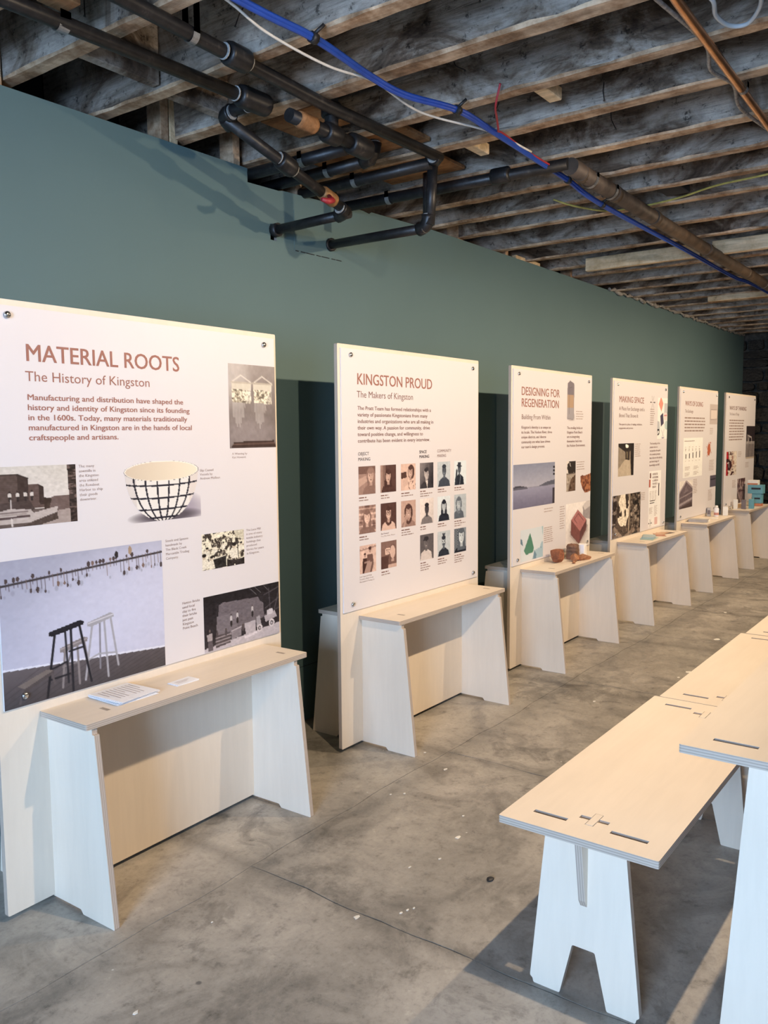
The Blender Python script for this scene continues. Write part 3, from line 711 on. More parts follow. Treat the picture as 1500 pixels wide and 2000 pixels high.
# ---- poster 1
T(0, 'heading', 'MATERIAL ROOTS', .139, 1.658, .0485, .573, M_inkT, bold=.012)
T(0, 'subheading', 'The History of Kingston', .132, 1.600, .0285, .450, M_inkT)
T(0, 'paragraph', ['Manufacturing and distribution have shaped the', 'history and identity of Kingston since its founding', 'in the 1600s. Today, many materials traditionally', 'manufactured in Kingston are in the hands of local', 'craftspeople and artisans.'], .136, 1.545, .0165, .617, M_inkT, bold=.018, lead=.0295, ref=1)
T(0, 'caption', ['A Weaving by', 'Kat Howard.'], .955, 1.364, .0075, .080, M_inkG, lead=.0135, res=2)
T(0, 'caption', ['The many', 'sawmills in', 'the Kingston', 'area utilized', 'the Rondout', 'Harbor to ship', 'their goods', 'downriver.'], .298, 1.341, .0085, .084, M_inkG, lead=.0148, ref=5, res=2)
T(0, 'caption', ['Slip Casted', 'Vessels by', 'Andrew Molleur.'], .793, 1.308, .0085, .101, M_inkG, lead=.0145, ref=2, res=2)
T(0, 'caption', ['Stools and Spoons', 'handmade by', 'The Black Creek', 'Mercantile Trading', 'Company.'], .628, 1.071, .0085, .105, M_inkG, lead=.0153, ref=3, res=2)
T(0, 'caption', ['The Lace Mill', 'is one of many', 'textile industry', 'buildings that', 'produced', 'fabrics for years', 'in Kingston.'], 1.019, 1.070, .0083, .095, M_inkG, lead=.0150, ref=5, res=2)
T(0, 'caption', ['Hutton Bricks', 'used local', 'clay to fire', 'their bricks', 'just past', 'Kingston', 'Point Beach.'], .694, .841, .0088, .082, M_inkG, lead=.0150, ref=0, res=2, bold=.01)
# woven hanging
p = Pic(70, 90); p.grad((.62, .58, .56), (.38, .34, .33), 0, 0, .2, 1); p.ell(.05, .1, .35, .35, (.80, .77, .75), al=.6, soft=.9); p.ell(.45, .85, .6, .2, (.62, .58, .58), al=.6, soft=.9)
for a in (.07, .52):
    p.line([(a, .22), (a+.19, .135), (a+.40, .215)], .008, (.85, .82, .78)); p.line([(a-.01, .22), (a+.41, .225)], .012, (.72, .68, .62))
    p.poly([(a, .23), (a+.40, .235), (a+.40, .31), (a, .30)], (.80, .77, .71)); p.poly([(a, .30), (a+.39, .31), (a+.40, .47), (a+.01, .45)], (.68, .64, .56))
    f = p.nfield(26, 1.4); p.put(p.pm([(a, .30), (a+.39, .31), (a+.40, .47), (a+.01, .45)]) & (f > .25), (.90, .87, .79)); p.put(p.pm([(a, .30), (a+.39, .31), (a+.40, .47), (a+.01, .45)]) & (f < -.5), (.42, .38, .33))
    f = p.nfield(40, .1, 1)
    for x in np.linspace(a+.02, a+.38, 15):
        L = .46+.27*math.sin(math.pi*((x-a)/.4*1.3+.1))+.03*math.sin(x*90); p.line([(x, .46), (x+.05*(x-a), L)], .006, (.84, .82, .80), .65)
p.poly([(.10, .92), (.95, .905), (1, .985), (.03, .99)], (.22, .15, .14)); p.line([(.08, .95), (.97, .94)], .008, (.42, .33, .30))
p.noise(.012, 20); PIC(0, p, .945, 1.196, 1.388, 1.702)
# lumber boat
p = Pic(120, 78, (.80, .77, .74)); sd = (.33, .27, .25); p.grad((.78, .75, .71), (.84, .80, .77))
p.put(p.Y > .72, (.36, .31, .29)); p.poly([(.7, .72), (1, .66), (1, 1), (.55, 1)], (.62, .56, .53))
p.poly([(0, .45), (.10, .45), (.10, .72), (0, .72)], (.30, .24, .22))
p.poly([(.03, .14), (.27, .14), (.39, .20), (.41, .70), (.06, .70)], sd); p.poly([(.27, .14), (.40, .20), (.42, .70), (.29, .70)], (.22, .17, .16)); p.line([(.03, .14), (.28, .14), (.40, .21)], .006, (.15, .11, .10))
p.poly([(.40, .31), (.52, .31), (.58, .36), (.58, .70), (.40, .70)], (.36, .29, .27)); p.poly([(.52, .31), (.58, .36), (.59, .66), (.53, .66)], (.20, .15, .14))
for k in range(18):
    y = .17+k*.03; p.line([(.05, y), (.28, y+.003)], .0016, (.22, .17, .16), .7); p.line([(.4, y+.17), (.53, y+.172)], .0016, (.24, .18, .17), .6)
p.poly([(.58, .60), (.70, .53), (.90, .52), (.93, .75), (.6, .80)], (.40, .33, .31)); p.poly([(.58, .54), (.68, .56), (.64, .74), (.58, .74)], (.22, .17, .15))
p.poly([(.06, .60), (.40, .55), (.47, .72), (.40, .76), (.05, .76)], (.26, .21, .20))
for a in (.18, .27, .36, .44): p.ell(a, .42, .012, .022, (.2, .15, .14)); p.ell(a, .475, .022, .045, (.78, .74, .70)); p.poly([(a-.015, .5), (a+.015, .5), (a+.012, .58), (a-.012, .58)], (.15, .12, .12))
p.poly([(0, .74), (.17, .69), (.42, .72), (.45, .78), (.75, .70), (.74, .80), (.42, .93), (.04, .93)], (.70, .65, .62)); p.poly([(.01, .82), (.41, .81), (.41, .845), (.01, .86)], (.30, .24, .24)); p.line([(.02, .755), (.38, .75)], .007, (.42, .36, .35)); p.line([(.06, .79), (.36, .785)], .005, (.55, .5, .47))
p.line([(.19, .55), (.19, .69)], .006, (.82, .78, .75)); p.line([(.19, .86), (.195, .97)], .01, (.80, .76, .73))
p.poly([(.42, .93), (.74, .80), (.75, .92), (.5, 1.), (.3, 1.)], (.28, .23, .21))
m_ = p.pm([(.885, 0), (1, 0), (1, 1), (.91, 1)]); p.put(m_, (.24, .19, .18)); f = p.nfield(10, 3.2); p.put(m_ & (f > .6), (.42, .35, .33)); p.put(m_ & (f < -.5), (.12, .09, .09))
p.noise(.018, 30); PIC(0, p, .018, .286, 1.1755, 1.352)
# bowl with grid, cut out on the poster with its soft shadow
pw = (.866, .835, .83); p = Pic(150, 100, (.90, .875, .87)); p.a[:] = np.array((.843, .820, .820))
p.ell(.64, .76, .26, .20, (.56, .52, .58), .35, .75, .8); p.ell(.5, .93, .32, .10, (.30, .27, .30), 0, .9, .6)
bx0, bx1 = .09, .84; cx = .465; rx = .375; bowl = (p.em(cx, .20, rx, .80) < 1) & (p.Y > .17)
p.put(bowl, (.88, .86, .83)); p.put(bowl & (p.X < .2), (.82, .79, .77)); p.put(bowl & (p.X > .74), (.84, .80, .77))
for k in (-.78, -.48, -.16, .17, .48, .76):
    t = p.Y; cur = cx+k*rx*np.sqrt(np.clip(1-((t-.20)/.82)**2, 0, 1)); p.put(bowl & (np.abs(p.X-cur) < .0085), (.10, .10, .16))
for y0 in (.40, .60, .78, .91): 
    arc = y0+.07*np.sqrt(np.clip(1-((p.X-cx)/.40)**2, 0, 1))-.035; p.put(bowl & (np.abs(p.Y-arc) < .013), (.10, .10, .16))
rim = p.em(cx, .20, rx+.008, .165); p.put(rim < 1, (.92, .89, .84)); inn = p.em(cx, .205, rx-.012, .15); p.put(inn < 1, (.90, .84, .74)); p.grad((.80, .73, .64), (.90, .85, .76), .1, .2, .8, .3, inn < 1); p.put((rim < 1) & (rim > .965), (.35, .33, .35))
mk = np.ones((100, 150), bool); mk = (np.abs(p.a-np.array((.843, .820, .820))).sum(-1) > .012); PIC(0, p, .43, .85, 1.148, 1.360, mask=mk & (p.X < .86), name='bowl_picture')
# stools and spoons
p = Pic(250, 190); p.grad((.60, .60, .66), (.74, .74, .81), 0, 0, .4, .7); p.ell(.75, .45, .5, .35, (.80, .80, .87), al=.6, soft=.9)
fl = p.pm([(0, .735), (1, .85), (1, 1.01), (0, 1.01)]); p.grad((.38, .35, .36), (.26, .24, .25), 0, .74, 0, 1, fl)
for k in range(22): x = -.1+k*.06; p.line([(x+.30, .745+.115*(x+.30)), (x-.1, 1.02)], .0010, (.2, .18, .19), .8)
p.put(p.pm([(0, .735), (1, .85), (1, .835), (0, .722)]), (.84, .84, .88))
p.line([(0, .168), (1, .092)], .0055, (.20, .18, .19))
r_ = random.Random(4)
for k in range(46):
    x = .012+k*.0216+r_.uniform(-.006, .006); yb = .168-.076*x; dn = r_.random() < .6; L = r_.uniform(.035, .09); c = (.28, .23, .23) if r_.random() < .6 else (.46, .37, .33); e = r_.uniform(.006, .011)
    if dn: p.line([(x, yb-.012), (x+.003, yb+L)], .0016, c); (p.ell(x+.003, yb+L+.012, e*.85, e*1.9, c) if r_.random() < .6 else None); p.ell(x+.02, yb+L+.018, e, e*1.8, (.54, .54, .59), al=.5, soft=.5)
    else: p.line([(x, yb+.025), (x, yb-.022)], .0016, c); p.ell(x, yb-.028, e, e*1.9, c)
p.ell(.775, .045, .012, .032, (.62, .53, .44)); p.ell(.685, .065, .012, .027, (.16, .14, .15))
def stool(seat, feet, rungs, c, c2, wl):
    (x0, y0), (x1, y1) = seat
    for k, (fx, fy) in enumerate(feet):
        t = (.16, .62, .45, .88)[k]; p.line([(x0+(x1-x0)*t, y0+(y1-y0)*t+.012), (fx, fy)], wl*(.85 if k == 2 else 1), c2 if k == 2 else c)
    for q in rungs: p.line(q, wl*.75, c)
    p.poly([(x0-.005, y0), (x1-.02, y1-.022), (x1+.004, y1-.008), (x1, y1+.016), (x0+.02, y0+.034), (x0-.004, y0+.028)], c); p.line([(x0, y0+.008), (x1, y1-.004)], .0025, tuple(min(1, v*1.35) for v in c))
stool([(.32, .665), (.48, .64)], [(.325, .945), (.425, .95), (.34, .86), (.495, .93)], [[(.33, .80), (.42, .79)]], (.50, .47, .47), (.42, .40, .41), .0062)
stool([(.49, .525), (.65, .505)], [(.462, .935), (.605, .955), (.555, .88), (.672, .89)], [[(.475, .80), (.55, .77)], [(.55, .77), (.655, .79)]], (.62, .61, .63), (.50, .49, .52), .0062)
stool([(.26, .535), (.46, .515)], [(.235, .985), (.385, 1.0), (.36, .92), (.497, .955)], [[(.255, .80), (.35, .77)], [(.25, .87), (.37, .86)], [(.37, .70), (.455, .69)]], (.10, .10, .13), (.13, .13, .16), .0068)
p.poly([(.075, .855), (.235, .79), (.275, .805), (.11, .885)], (.44, .40, .38)); p.poly([(.11, .885), (.275, .805), (.275, .83), (.11, .91)], (.30, .27, .27)); p.line([(.10, .90), (.085, .975)], .006, (.34, .31, .31)); p.line([(.265, .83), (.28, .90)], .006, (.34, .31, .31))
p.noise(.006, 40); PIC(0, p, .018, .611, .642, 1.080)
# crowded workshop
p = Pic(110, 72, (.74, .70, .62)); f = p.nfield(16, .7, 3); p.put(f > .25, (.88, .85, .76)); p.put(f < -.35, (.24, .21, .19)); p.put((f < -.05) & (f > -.2), (.45, .41, .36))
p.poly([(.76, 0), (1, 0), (1, .26), (.8, .22)], (.82, .79, .70)); 
for k in range(6): p.line([(.80+k*.035, 0), (.81+k*.035, .24)], .003, (.45, .42, .37))
for cx_, cy_, s_ in ((.12, .45, .8), (.30, .40, .6), (.50, .33, .55), (.92, .42, .7), (.75, .47, 1.25), (.05, .66, 1.2), (.22, .72, 1.)):
    p.ell(cx_, cy_+.13*s_, .085*s_, .13*s_, (.86, .83, .76)); p.ell(cx_, cy_-.02*s_, .035*s_, .06*s_, (.78, .72, .63)); p.ell(cx_, cy_-.06*s_, .04*s_, .04*s_, (.12, .10, .10))
p.poly([(.25, .72), (.55, .66), (.56, .98), (.30, 1.)], (.13, .12, .12)); p.line([(.26, .72), (.55, .66)], .01, (.8, .77, .7)); p.line([(.83, .3), (.86, .9)], .008, (.2, .17, .16)); p.poly([(.57, .78), (.8, .85), (1, .8), (1, 1), (.57, 1)], (.17, .15, .15)); p.ell(.76, .97, .015, .02, (.95, .92, .85))
p.noise(.05, 36); PIC(0, p, .793, 1.0065, .9475, 1.080)
# brick yard
p = Pic(150, 78, (.12, .11, .13)); p.grad((.10, .09, .11), (.17, .15, .17)); p.poly([(0, .92), (.45, .86), (1, .78), (1, 1), (0, 1)], (.70, .67, .69))
p.poly([(.19, .20), (.24, .17), (.70, .21), (.73, .30), (.77, .34), (.78, .60), (.60, .72), (.16, .76)], (.42, .39, .41)); p.poly([(.16, .40), (.28, .40), (.42, .35), (.42, .78), (.15, .80)], (.46, .43, .45))
mm = p.pm([(.19, .20), (.70, .21), (.78, .60), (.60, .72), (.16, .76)])
for k in range(26): p.line([(.15, .2+k*.023), (.78, .22+k*.021)], .0008, (.30, .27, .29), .6)
for a, b in ((.34, .43), (.42, .40), (.62, .35)): p.ell(a, b, .008, .02, (.25, .2, .2)); p.ell(a, b+.06, .014, .05, (.72, .7, .7)); p.ell(a, b+.15, .013, .06, (.16, .14, .15))
for a in ((.58, 0, .68, .16), (.63, -.03, .74, .14), (.78, .02, .84, .12)): p.line([(a[0], a[1]), (a[2], a[3])], .002, (.7, .68, .68), .7)
for a in ((.78, .2, 1, .1), (.8, .45, 1, .3), (.85, .1, .87, .55), (.93, .5, 1, .15), (.78, .58, 1, .5)): p.line([(a[0], a[1]), (a[2], a[3])], .006, (.30, .28, .30), .9)
p.poly([(.14, .74), (.32, .72), (.33, .92), (.14, .95)], (.30, .27, .28)); 
for y_ in (.78, .84, .90): p.line([(.14, y_), (.33, y_-.02)], .004, (.66, .62, .63))
p.poly([(.34, .72), (.47, .68), (.47, .84), (.34, .88)], (.50, .47, .49)); p.line([(.34, .72), (.47, .68)], .004, (.75, .72, .73))
p.poly([(.51, .64), (.66, .63), (.66, .84), (.53, .87)], (.68, .65, .67)); p.poly([(.50, .88), (.68, .84), (.68, .88), (.52, .93)], (.80, .77, .79)); p.poly([(.67, .58), (.72, .56), (.75, .84), (.68, .86)], (.62, .6, .62)); p.poly([(.78, .60), (.93, .54), (.96, .66), (.80, .72)], (.66, .63, .65)); p.poly([(.82, .50), (.90, .48), (.91, .58), (.82, .6)], (.75, .73, .75))
for a, b, r in ((.715, .80, .038), (.885, .76, .040)): p.ell(a, b, r, r*1.9, (.78, .75, .76)); p.ell(a, b, r*.55, r*1.05, (.30, .27, .28)); p.ell(a, b, r*.3, r*.55, (.7, .68, .7))
p.ell(.07, .62, .012, .025, (.4, .35, .34)); p.poly([(.035, .68), (.10, .66), (.10, .80), (.04, .80)], (.62, .58, .58)); p.poly([(.05, .8), (.10, .8), (.11, .97), (.05, .97)], (.35, .32, .34))
for a in (.16, .27, .49): p.ell(a, .66, .01, .02, (.3, .26, .25)); p.ell(a, .72, .016, .05, (.3, .27, .28))
p.noise(.02, 40); PIC(0, p, .793, 1.196, .641, .8495)

# ---- poster 2
T(1, 'heading', 'KINGSTON PROUD', .131, 1.658, .0485, .606, M_inkT, bold=.012)
T(1, 'subheading', 'The Makers of Kingston', .126, 1.600, .0288, .441, M_inkB)
T(1, 'paragraph', ['The Pratt Team has formed relationships with a', 'variety of passionate Kingstonians from many', 'industries and organizations who are all making in', 'their own way. A passion for community, drive', 'toward positive change, and willingness to', 'contribute has been evident in every interview.'], .131, 1.545, .0165, .617, M_inkB, bold=.016, lead=.0293, ref=2, res=2)
T(1, 'caption', ['OBJECT', 'MAKING'], .132, 1.341, .0145, .088, M_inkK, lead=.0245, ref=1)
T(1, 'caption', ['SPACE', 'MAKING'], .622, 1.339, .0145, .087, M_inkK, lead=.0235, ref=1, bold=.02)
T(1, 'caption', ['COMMUNITY', 'MAKING'], .784, 1.340, .0145, .135, M_inkB, lead=.0245, ref=0)
TINT = {'s': ((.22, .12, .11), (.93, .80, .73)), 'n': ((.10, .09, .12), (.92, .87, .84)), 'b': ((.05, .08, .14), (.84, .87, .88))}
def portrait(tint, bg=.8, skin=.75, hair=.15, cloth=.2, fx=.5, fy=.42, s=1., style='long', rot=0., ex=None, bg2=None):
    p = Pic(40, 43); g1 = lambda v: (v, v, v); p.grad(g1(bg), g1(bg if bg2 is None else bg2), 0, 0, 1, .6)
    if ex == 'land': p.put(p.Y < .27, g1(.30)); p.poly([(0, .45), (.6, .3), (.6, .5), (0, .75)], g1(.72))
    if ex == 'room':
        for k in range(5): p.put((np.abs(p.Y-.12-.2*k) < .03), g1(.75)); 
        p.noise(.12, 7)
    if ex == 'books': 
        for k in range(4): p.put(np.abs(p.X-.05-.08*k) < .02, g1(.7))
        p.put(p.X > .35, g1(.14))
    if ex == 'dots': f = ((np.sin(p.X*60)*np.sin(p.Y*60)) > 0) & (p.X < .4); p.put(f, g1(.1))
    fw, fh = .155*s, .20*s
    p.poly([(fx-.46*s, 1.02), (fx-.38*s, fy+.40*s), (fx-.13*s, fy+.27*s), (fx+.13*s, fy+.27*s), (fx+.38*s, fy+.40*s), (fx+.46*s, 1.02)], g1(cloth))
    if style == 'long': p.ell(fx, fy-.02, fw*1.35, fh*1.3, g1(hair)); p.poly([(fx-fw*1.35, fy), (fx+fw*1.35, fy), (fx+fw*1.6, fy+fh*2.1), (fx-fw*1.6, fy+fh*2.1)], g1(hair))
    if style == 'bob': p.ell(fx+.05, fy-.0, fw*1.5, fh*1.45, g1(hair))
    if style == 'curly':
        for k in range(26): a = k*2.4; p.ell(fx+math.cos(a)*fw*1.35, fy+.03+math.sin(a)*fh*1.25*(1 if math.sin(a) < 0 else 1.5), .06*s, .06*s, g1(hair+.05*(k % 3)))
    if style == 'hood': p.ell(fx, fy, fw*1.5, fh*1.5, g1(.45)); p.poly([(fx-fw*1.4, fy+.1), (fx+fw*1.4, fy+.1), (fx+fw*1.3, fy+.4), (fx-fw*1.1, fy+.42)], g1(.42))
    p.poly([(fx-.06*s, fy+.12*s), (fx+.06*s, fy+.12*s), (fx+.08*s, fy+.32*s), (fx-.08*s, fy+.32*s)], g1(skin*.82))
    p.ell(fx, fy, fw, fh*1.08, g1(skin), rot); p.ell(fx+fw*.55, fy+.02, fw*.4, fh*.8, g1(skin*.8), rot, .5, .6)
    if style != 'bald': p.ell(fx, fy-fh*.80, fw*1.02, fh*.42, g1(hair if style != 'hood' else .48), rot)
    if style == 'hat': p.ell(fx, fy-fh*.75, fw*1.6, fh*.22, g1(hair), .1); p.poly([(fx-fw, fy-fh*.8), (fx-fw*.9, fy-fh*1.6), (fx+fw*.9, fy-fh*1.6), (fx+fw, fy-fh*.8)], g1(hair+.06))
    if style == 'cap': p.ell(fx, fy-fh*.85, fw*1.15, fh*.5, g1(hair)); p.ell(fx-fw*.9, fy-fh*.6, fw*.7, fh*.16, g1(hair))
    if style == 'updo':
        for k in range(7): p.line([(fx, fy-fh*.8), (fx-.1+.035*k, fy-fh*1.7+.02*(k % 2))], .014, g1(hair))
    dk = max(0, skin-.45)
    for a in (-.42, .42): p.ell(fx+fw*a, fy-.01*s, .026*s, .016*s, g1(dk)); p.line([(fx+fw*(a-.2), fy-.055*s), (fx+fw*(a+.2), fy-.058*s)], .007*s, g1(dk))
    p.line([(fx, fy+.02*s), (fx-.012*s, fy+.07*s), (fx+.012*s, fy+.075*s)], .006*s, g1(skin*.72)); p.ell(fx, fy+.125*s, .055*s, .018*s, g1(skin*.5)); p.ell(fx, fy+.122*s, .042*s, .009*s, g1(min(1, skin+.3)))
    if ex == 'glasses':
        for a in (-.42, .42): e = p.em(fx+fw*a, fy, .055*s, .05*s); p.put((e < 1.2) & (e > .6), g1(.05))
    if ex == 'whiteglasses':
        for a in (-.45, .45): e = p.em(fx+fw*a, fy, .07*s, .06*s); p.put((e < 1.25) & (e > .5), g1(1.))
    if ex == 'camera': p.poly([(.02, .33), (.36, .30), (.40, .52), (.04, .56)], g1(.1)); p.poly([(.1, .6), (.4, .5), (.5, .75), (.2, .9)], g1(.8)); f = p.nfield(14); p.put((p.Y > .65) & (p.X > .5) & (f > .5), g1(.4))
    if ex == 'collar': p.poly([(fx-.03, fy+.27), (fx+.10, fy+.24), (fx+.06, 1.0)], g1(.95))
    if ex == 'hand': p.ell(fx-.16, fy+.22, .09, .09, g1(skin)); p.line([(fx-.16, fy+.24), (fx-.3, 1)], .06, g1(skin*.9))
    if ex == 'phone': p.ell(fx-.2, fy+.05, .06, .07, g1(.7)); p.line([(fx-.2, fy+.08), (fx-.28, .9)], .06, g1(cloth+.1)); p.line([(fx+.12, .55), (fx+.02, 1)], .012, g1(.75))
    if ex == 'TO': p.poly([(.28, .27), (.58, .25), (.58, .47), (.28, .49)], g1(.95)); p.line([(.33, .32), (.43, .31)], .012, g1(.1)); p.line([(.38, .32), (.385, .45)], .014, g1(.1)); e = p.em(.51, .375, .05, .07); p.put((e < 1) & (e > .35), g1(.1)); p.poly([(0, .55), (.5, .52), (.45, 1), (0, 1)], g1(.12)); p.ell(fx, fy, fw, fh*1.08, g1(skin))
    p.noise(.02, 14); lo, hi = map(np.array, TINT[tint]); p.a = lo+(hi-lo)*np.clip(p.a, 0, 1); return p
cols_ = [.132, .297, .462, .625, .786, .949]; wd_ = [.126, .125, .125, .123, .123, .122]
rows_ = [(1.163, 1.291), (.984, 1.112), (.801, .930)]
PT = {(0, 0): ('s', dict(bg=.55, hair=.4, cloth=.42, fx=.72, fy=.36, s=1.05, style='hood', ex='land', skin=.8)), (0, 1): ('s', dict(bg=.15, hair=.06, cloth=.1, fx=.5, fy=.42, s=.95, ex='books', skin=.78, rot=.15)),
      (0, 2): ('s', dict(bg=.85, hair=.12, cloth=.9, fx=.64, fy=.32, s=.95, style='bob', ex='camera', skin=.75)), (0, 3): ('n', dict(bg=.55, bg2=.02, hair=.1, cloth=.12, fx=.48, fy=.44, style='short', ex='collar', rot=-.2)),
      (0, 4): ('b', dict(bg=.85, hair=.15, cloth=.22, fx=.52, fy=.36, style='short', ex='glasses', skin=.4)), (0, 5): ('b', dict(bg=1., hair=.1, cloth=.05, fx=.42, fy=.34, s=.85, style='hat', ex='phone', skin=.35)),
      (1, 0): ('s', dict(bg=.5, hair=.38, cloth=.4, fx=.48, fy=.42, s=1.05, ex='room', skin=.92)), (1, 1): ('s', dict(bg=.12, hair=.08, cloth=.85, fx=.5, fy=.38, s=1., style='curly', ex='glasses', skin=.8)),
      (1, 2): ('s', dict(bg=.72, hair=.1, cloth=.5, fx=.5, fy=.42, s=1.05, style='curly', ex='hand', skin=.7)), (1, 3): ('n', dict(bg=1., bg2=.85, hair=.02, cloth=.45, fx=.5, fy=.42, s=.95, style='short', skin=.2)),
      (1, 4): ('b', dict(bg=1., bg2=.95, hair=.04, cloth=.06, fx=.5, fy=.4, s=.95, skin=.85)), (1, 5): ('b', dict(bg=.8, hair=.4, cloth=.35, fx=.38, fy=.36, s=.95, style='curly', skin=.8)),
      (2, 1): ('s', dict(bg=.38, hair=.3, cloth=.75, fx=.74, fy=.42, s=1.05, ex='TO', skin=.82)), (2, 3): ('n', dict(bg=.3, hair=.08, cloth=.85, fx=.45, fy=.34, s=.95, style='cap', skin=.4)),
      (2, 4): ('b', dict(bg=.85, hair=.12, cloth=.1, fx=.48, fy=.42, s=.95, style='updo', ex='whiteglasses', skin=.4)), (2, 5): ('b', dict(bg=.6, hair=.35, cloth=.03, fx=.6, fy=.34, s=1.35, ex='dots', skin=.95))}
for (r, c), (t_, kw) in PT.items():
    PIC(1, portrait(t_, **kw), cols_[c], cols_[c]+wd_[c], rows_[r][0], rows_[r][1])
p = Pic(40, 43, (.85, .85, .85)); p.noise(.05, 8); p.line([(0, .18), (1, .10)], .008, (.3, .3, .3))
for k in range(12): p.ell(.04+k*.085, .15-.008*k+.03*(k % 2), .015, .03, (.35,)*3)
for fx, fy, s_, cl in ((.32, .36, .75, .04), (.62, .20, 1., .28)):
    p.poly([(fx-.16*s_, fy+.15*s_), (fx+.16*s_, fy+.15*s_), (fx+.22*s_, fy+.5*s_), (fx+.1*s_, 1), (fx-.18*s_, 1), (fx-.2*s_, fy+.4*s_)], (cl,)*3); p.ell(fx, fy, .075*s_, .10*s_, (.6,)*3); p.ell(fx, fy-.06*s_, .09*s_, .06*s_, (.08,)*3)
p.poly([(.45, .62), (.75, .62), (.6, 1), (.25, 1)], (.62,)*3); p.line([(.3, .62), (.6, .60)], .03, (.6,)*3)
lo, hi = map(np.array, TINT['s']); p.a = lo+(hi-lo)*np.clip(p.a, 0, 1); PIC(1, p, .135, .258, .801, .930)
CAPT = {(0, 0): 2, (0, 1): 2, (0, 2): 2, (0, 3): 3, (0, 4): 2, (0, 5): 2, (1, 0): 2, (1, 2): 3, (1, 3): 2, (1, 4): 2, (1, 5): 3, (2, 1): 2, (2, 3): 4, (2, 4): 3, (2, 5): 4}
for (r, c), n_ in CAPT.items():
    x, z0 = cols_[c], rows_[r][0]-.0165
    GK(1, x+.002, z0, .075, 1, .0118, .0052, M_inkB, word=.035)
    GK(1, x+.002, z0-.0118, .112, n_-1, .0118, .0046, M_inkG, word=.03, ragged=.35)
T(1, 'caption', ['Kat Howard'], .299, .9665, .0066, .060, M_inkB, res=1, bold=.01)
T(1, 'caption', ['Poet, Fiber Artist, Weaver'], .299, .9545, .0066, .112, M_inkG, res=1)
T(1, 'caption', ['Josh Vogel and Kelly', 'Founders, Black Creek', 'Mercantile & Trading Co.'], .134, .785, .0066, .112, M_inkG, lead=.0118, ref=2, res=1)

# ---- poster 3
T(2, 'heading', 'DESIGNING FOR', .123, 1.661, .0485, .539, M_inkT, bold=.012); T(2, 'heading', 'REGENERATION', .124, 1.592, .0485, .525, M_inkT, bold=.012)
T(2, 'subheading', 'Building From Within', .125, 1.5175, .0285, .400, M_inkB)
T(2, 'paragraph', ['Kingston\'s identity is as unique as', 'its locale. The Hudson River, three', 'unique districts, and diverse', 'community are what have driven', 'our team\'s design process.'], .123, 1.461, .0165, .428, M_inkB, bold=.014, lead=.0295, ref=1, res=2)
T(2, 'paragraph', ['The eroding bricks at', 'Kingston Point Beach', 'are re-integrating', 'themselves back into', 'the Hudson Environment.'], .783, 1.458, .0165, .308, M_inkB, bold=.014, lead=.0295, ref=4, res=2)
PB = np.array((.843, .820, .820))
p = Pic(40, 70); p.a[:] = PB; p.ell(.62, .9, .4, .10, (.55, .5, .5), al=.6, soft=.7); p.put(p.pm([(.14, .08), (.3, .04), (.42, .0), (.55, .02), (.86, .06), (.92, .1), (.9, .93), (.80, .97), (.12, .95)]), (.55, .53, .55))
bdy = p.pm([(.16, .08), (.42, .02), (.84, .07), (.84, .94), (.14, .93)]); p.put(bdy, (.60, .58, .60)); p.put(bdy & (p.Y < .36), (.45, .42, .45)); p.put(bdy & (p.Y > .36) & (p.Y < .67), (.66, .55, .45)); p.line([(.36, .18), (.36, .82)], .012, (.36, .33, .36)); p.line([(.36, .19), (.66, .17)], .012, (.36, .33, .36))
PIC(2, p, .765, .905, 1.512, 1.778, mask=np.abs(p.a-PB).sum(-1) > .03, name='block_picture')
GK(2, .927, 1.573, .135, 4, .0165, .0055)
p = Pic(100, 60); p.grad((.50, .52, .60), (.64, .64, .70), 0, 0, 0, .52); p.grad((.56, .56, .65), (.42, .41, .50), 0, .55, 0, 1, p.Y > .55); p.poly([(0, .50), (.12, .475), (.33, .53), (.33, .56), (0, .57)], (.26, .26, .31)); p.poly([(.6, .53), (.78, .46), (1, .42), (1, .53), (.62, .555)], (.33, .34, .40)); p.put((np.abs(p.Y-.54) < .01), (.48, .48, .55), .7)
for y_ in (.12, .2, .29): p.put((p.X > .95) & (np.abs(p.Y-y_) < .025), (.12, .12, .16))
p.put((p.X > .94) & (p.Y > .62), (.22, .2, .24)); p.noise(.008, 20); PIC(2, p, .020, .600, .981, 1.247)
GK(2, .445, .950, .145, 2, .0175, .0055)
p = Pic(34, 46, (.86, .83, .80)); f = p.nfield(9); p.put((p.em(.62, .2, .5, .32) < 1+f*.35), (.16, .13, .12)); p.line([(.85, .2), (.9, .46)], .03, (.15, .12, .11)); p.put(p.Y > .42, (.62, .57, .52)); p.line([(0, .42), (1, .40)], .02, (.3, .26, .24)); p.poly([(.2, 1), (.45, .6), (1, .44), (1, 1)], (.36, .28, .23)); p.noise(.07, 16, p.Y > .5); PIC(2, p, .783, .932, 1.042, 1.243)
GK(2, .948, 1.231, .14, 4, .0165, .0055)
p = Pic(46, 32); p.a[:] = PB; f = p.nfield(8); m_ = p.pm([(0, .10), (.2, .06), (.35, .1), (1, .0), (1, .95), (.85, .95), (.7, 1.), (.45, 1.), (.2, .75), (.02, .4)]); p.put(m_, (.55, .34, .24)); p.put(m_ & (f > .3), (.65, .43, .30)); p.put(m_ & (f < -.5), (.40, .22, .16)); p.line([(.3, .15), (.35, .8)], .01, (.35, .2, .15), .7); PIC(2, p, 1.016, 1.196, 1.018, 1.150, mask=m_, name='brick_picture')
GK(2, .684, .945, .082, 10, .0158, .0055); GK(2, .448, .828, .15, 8, .0132, .0055)
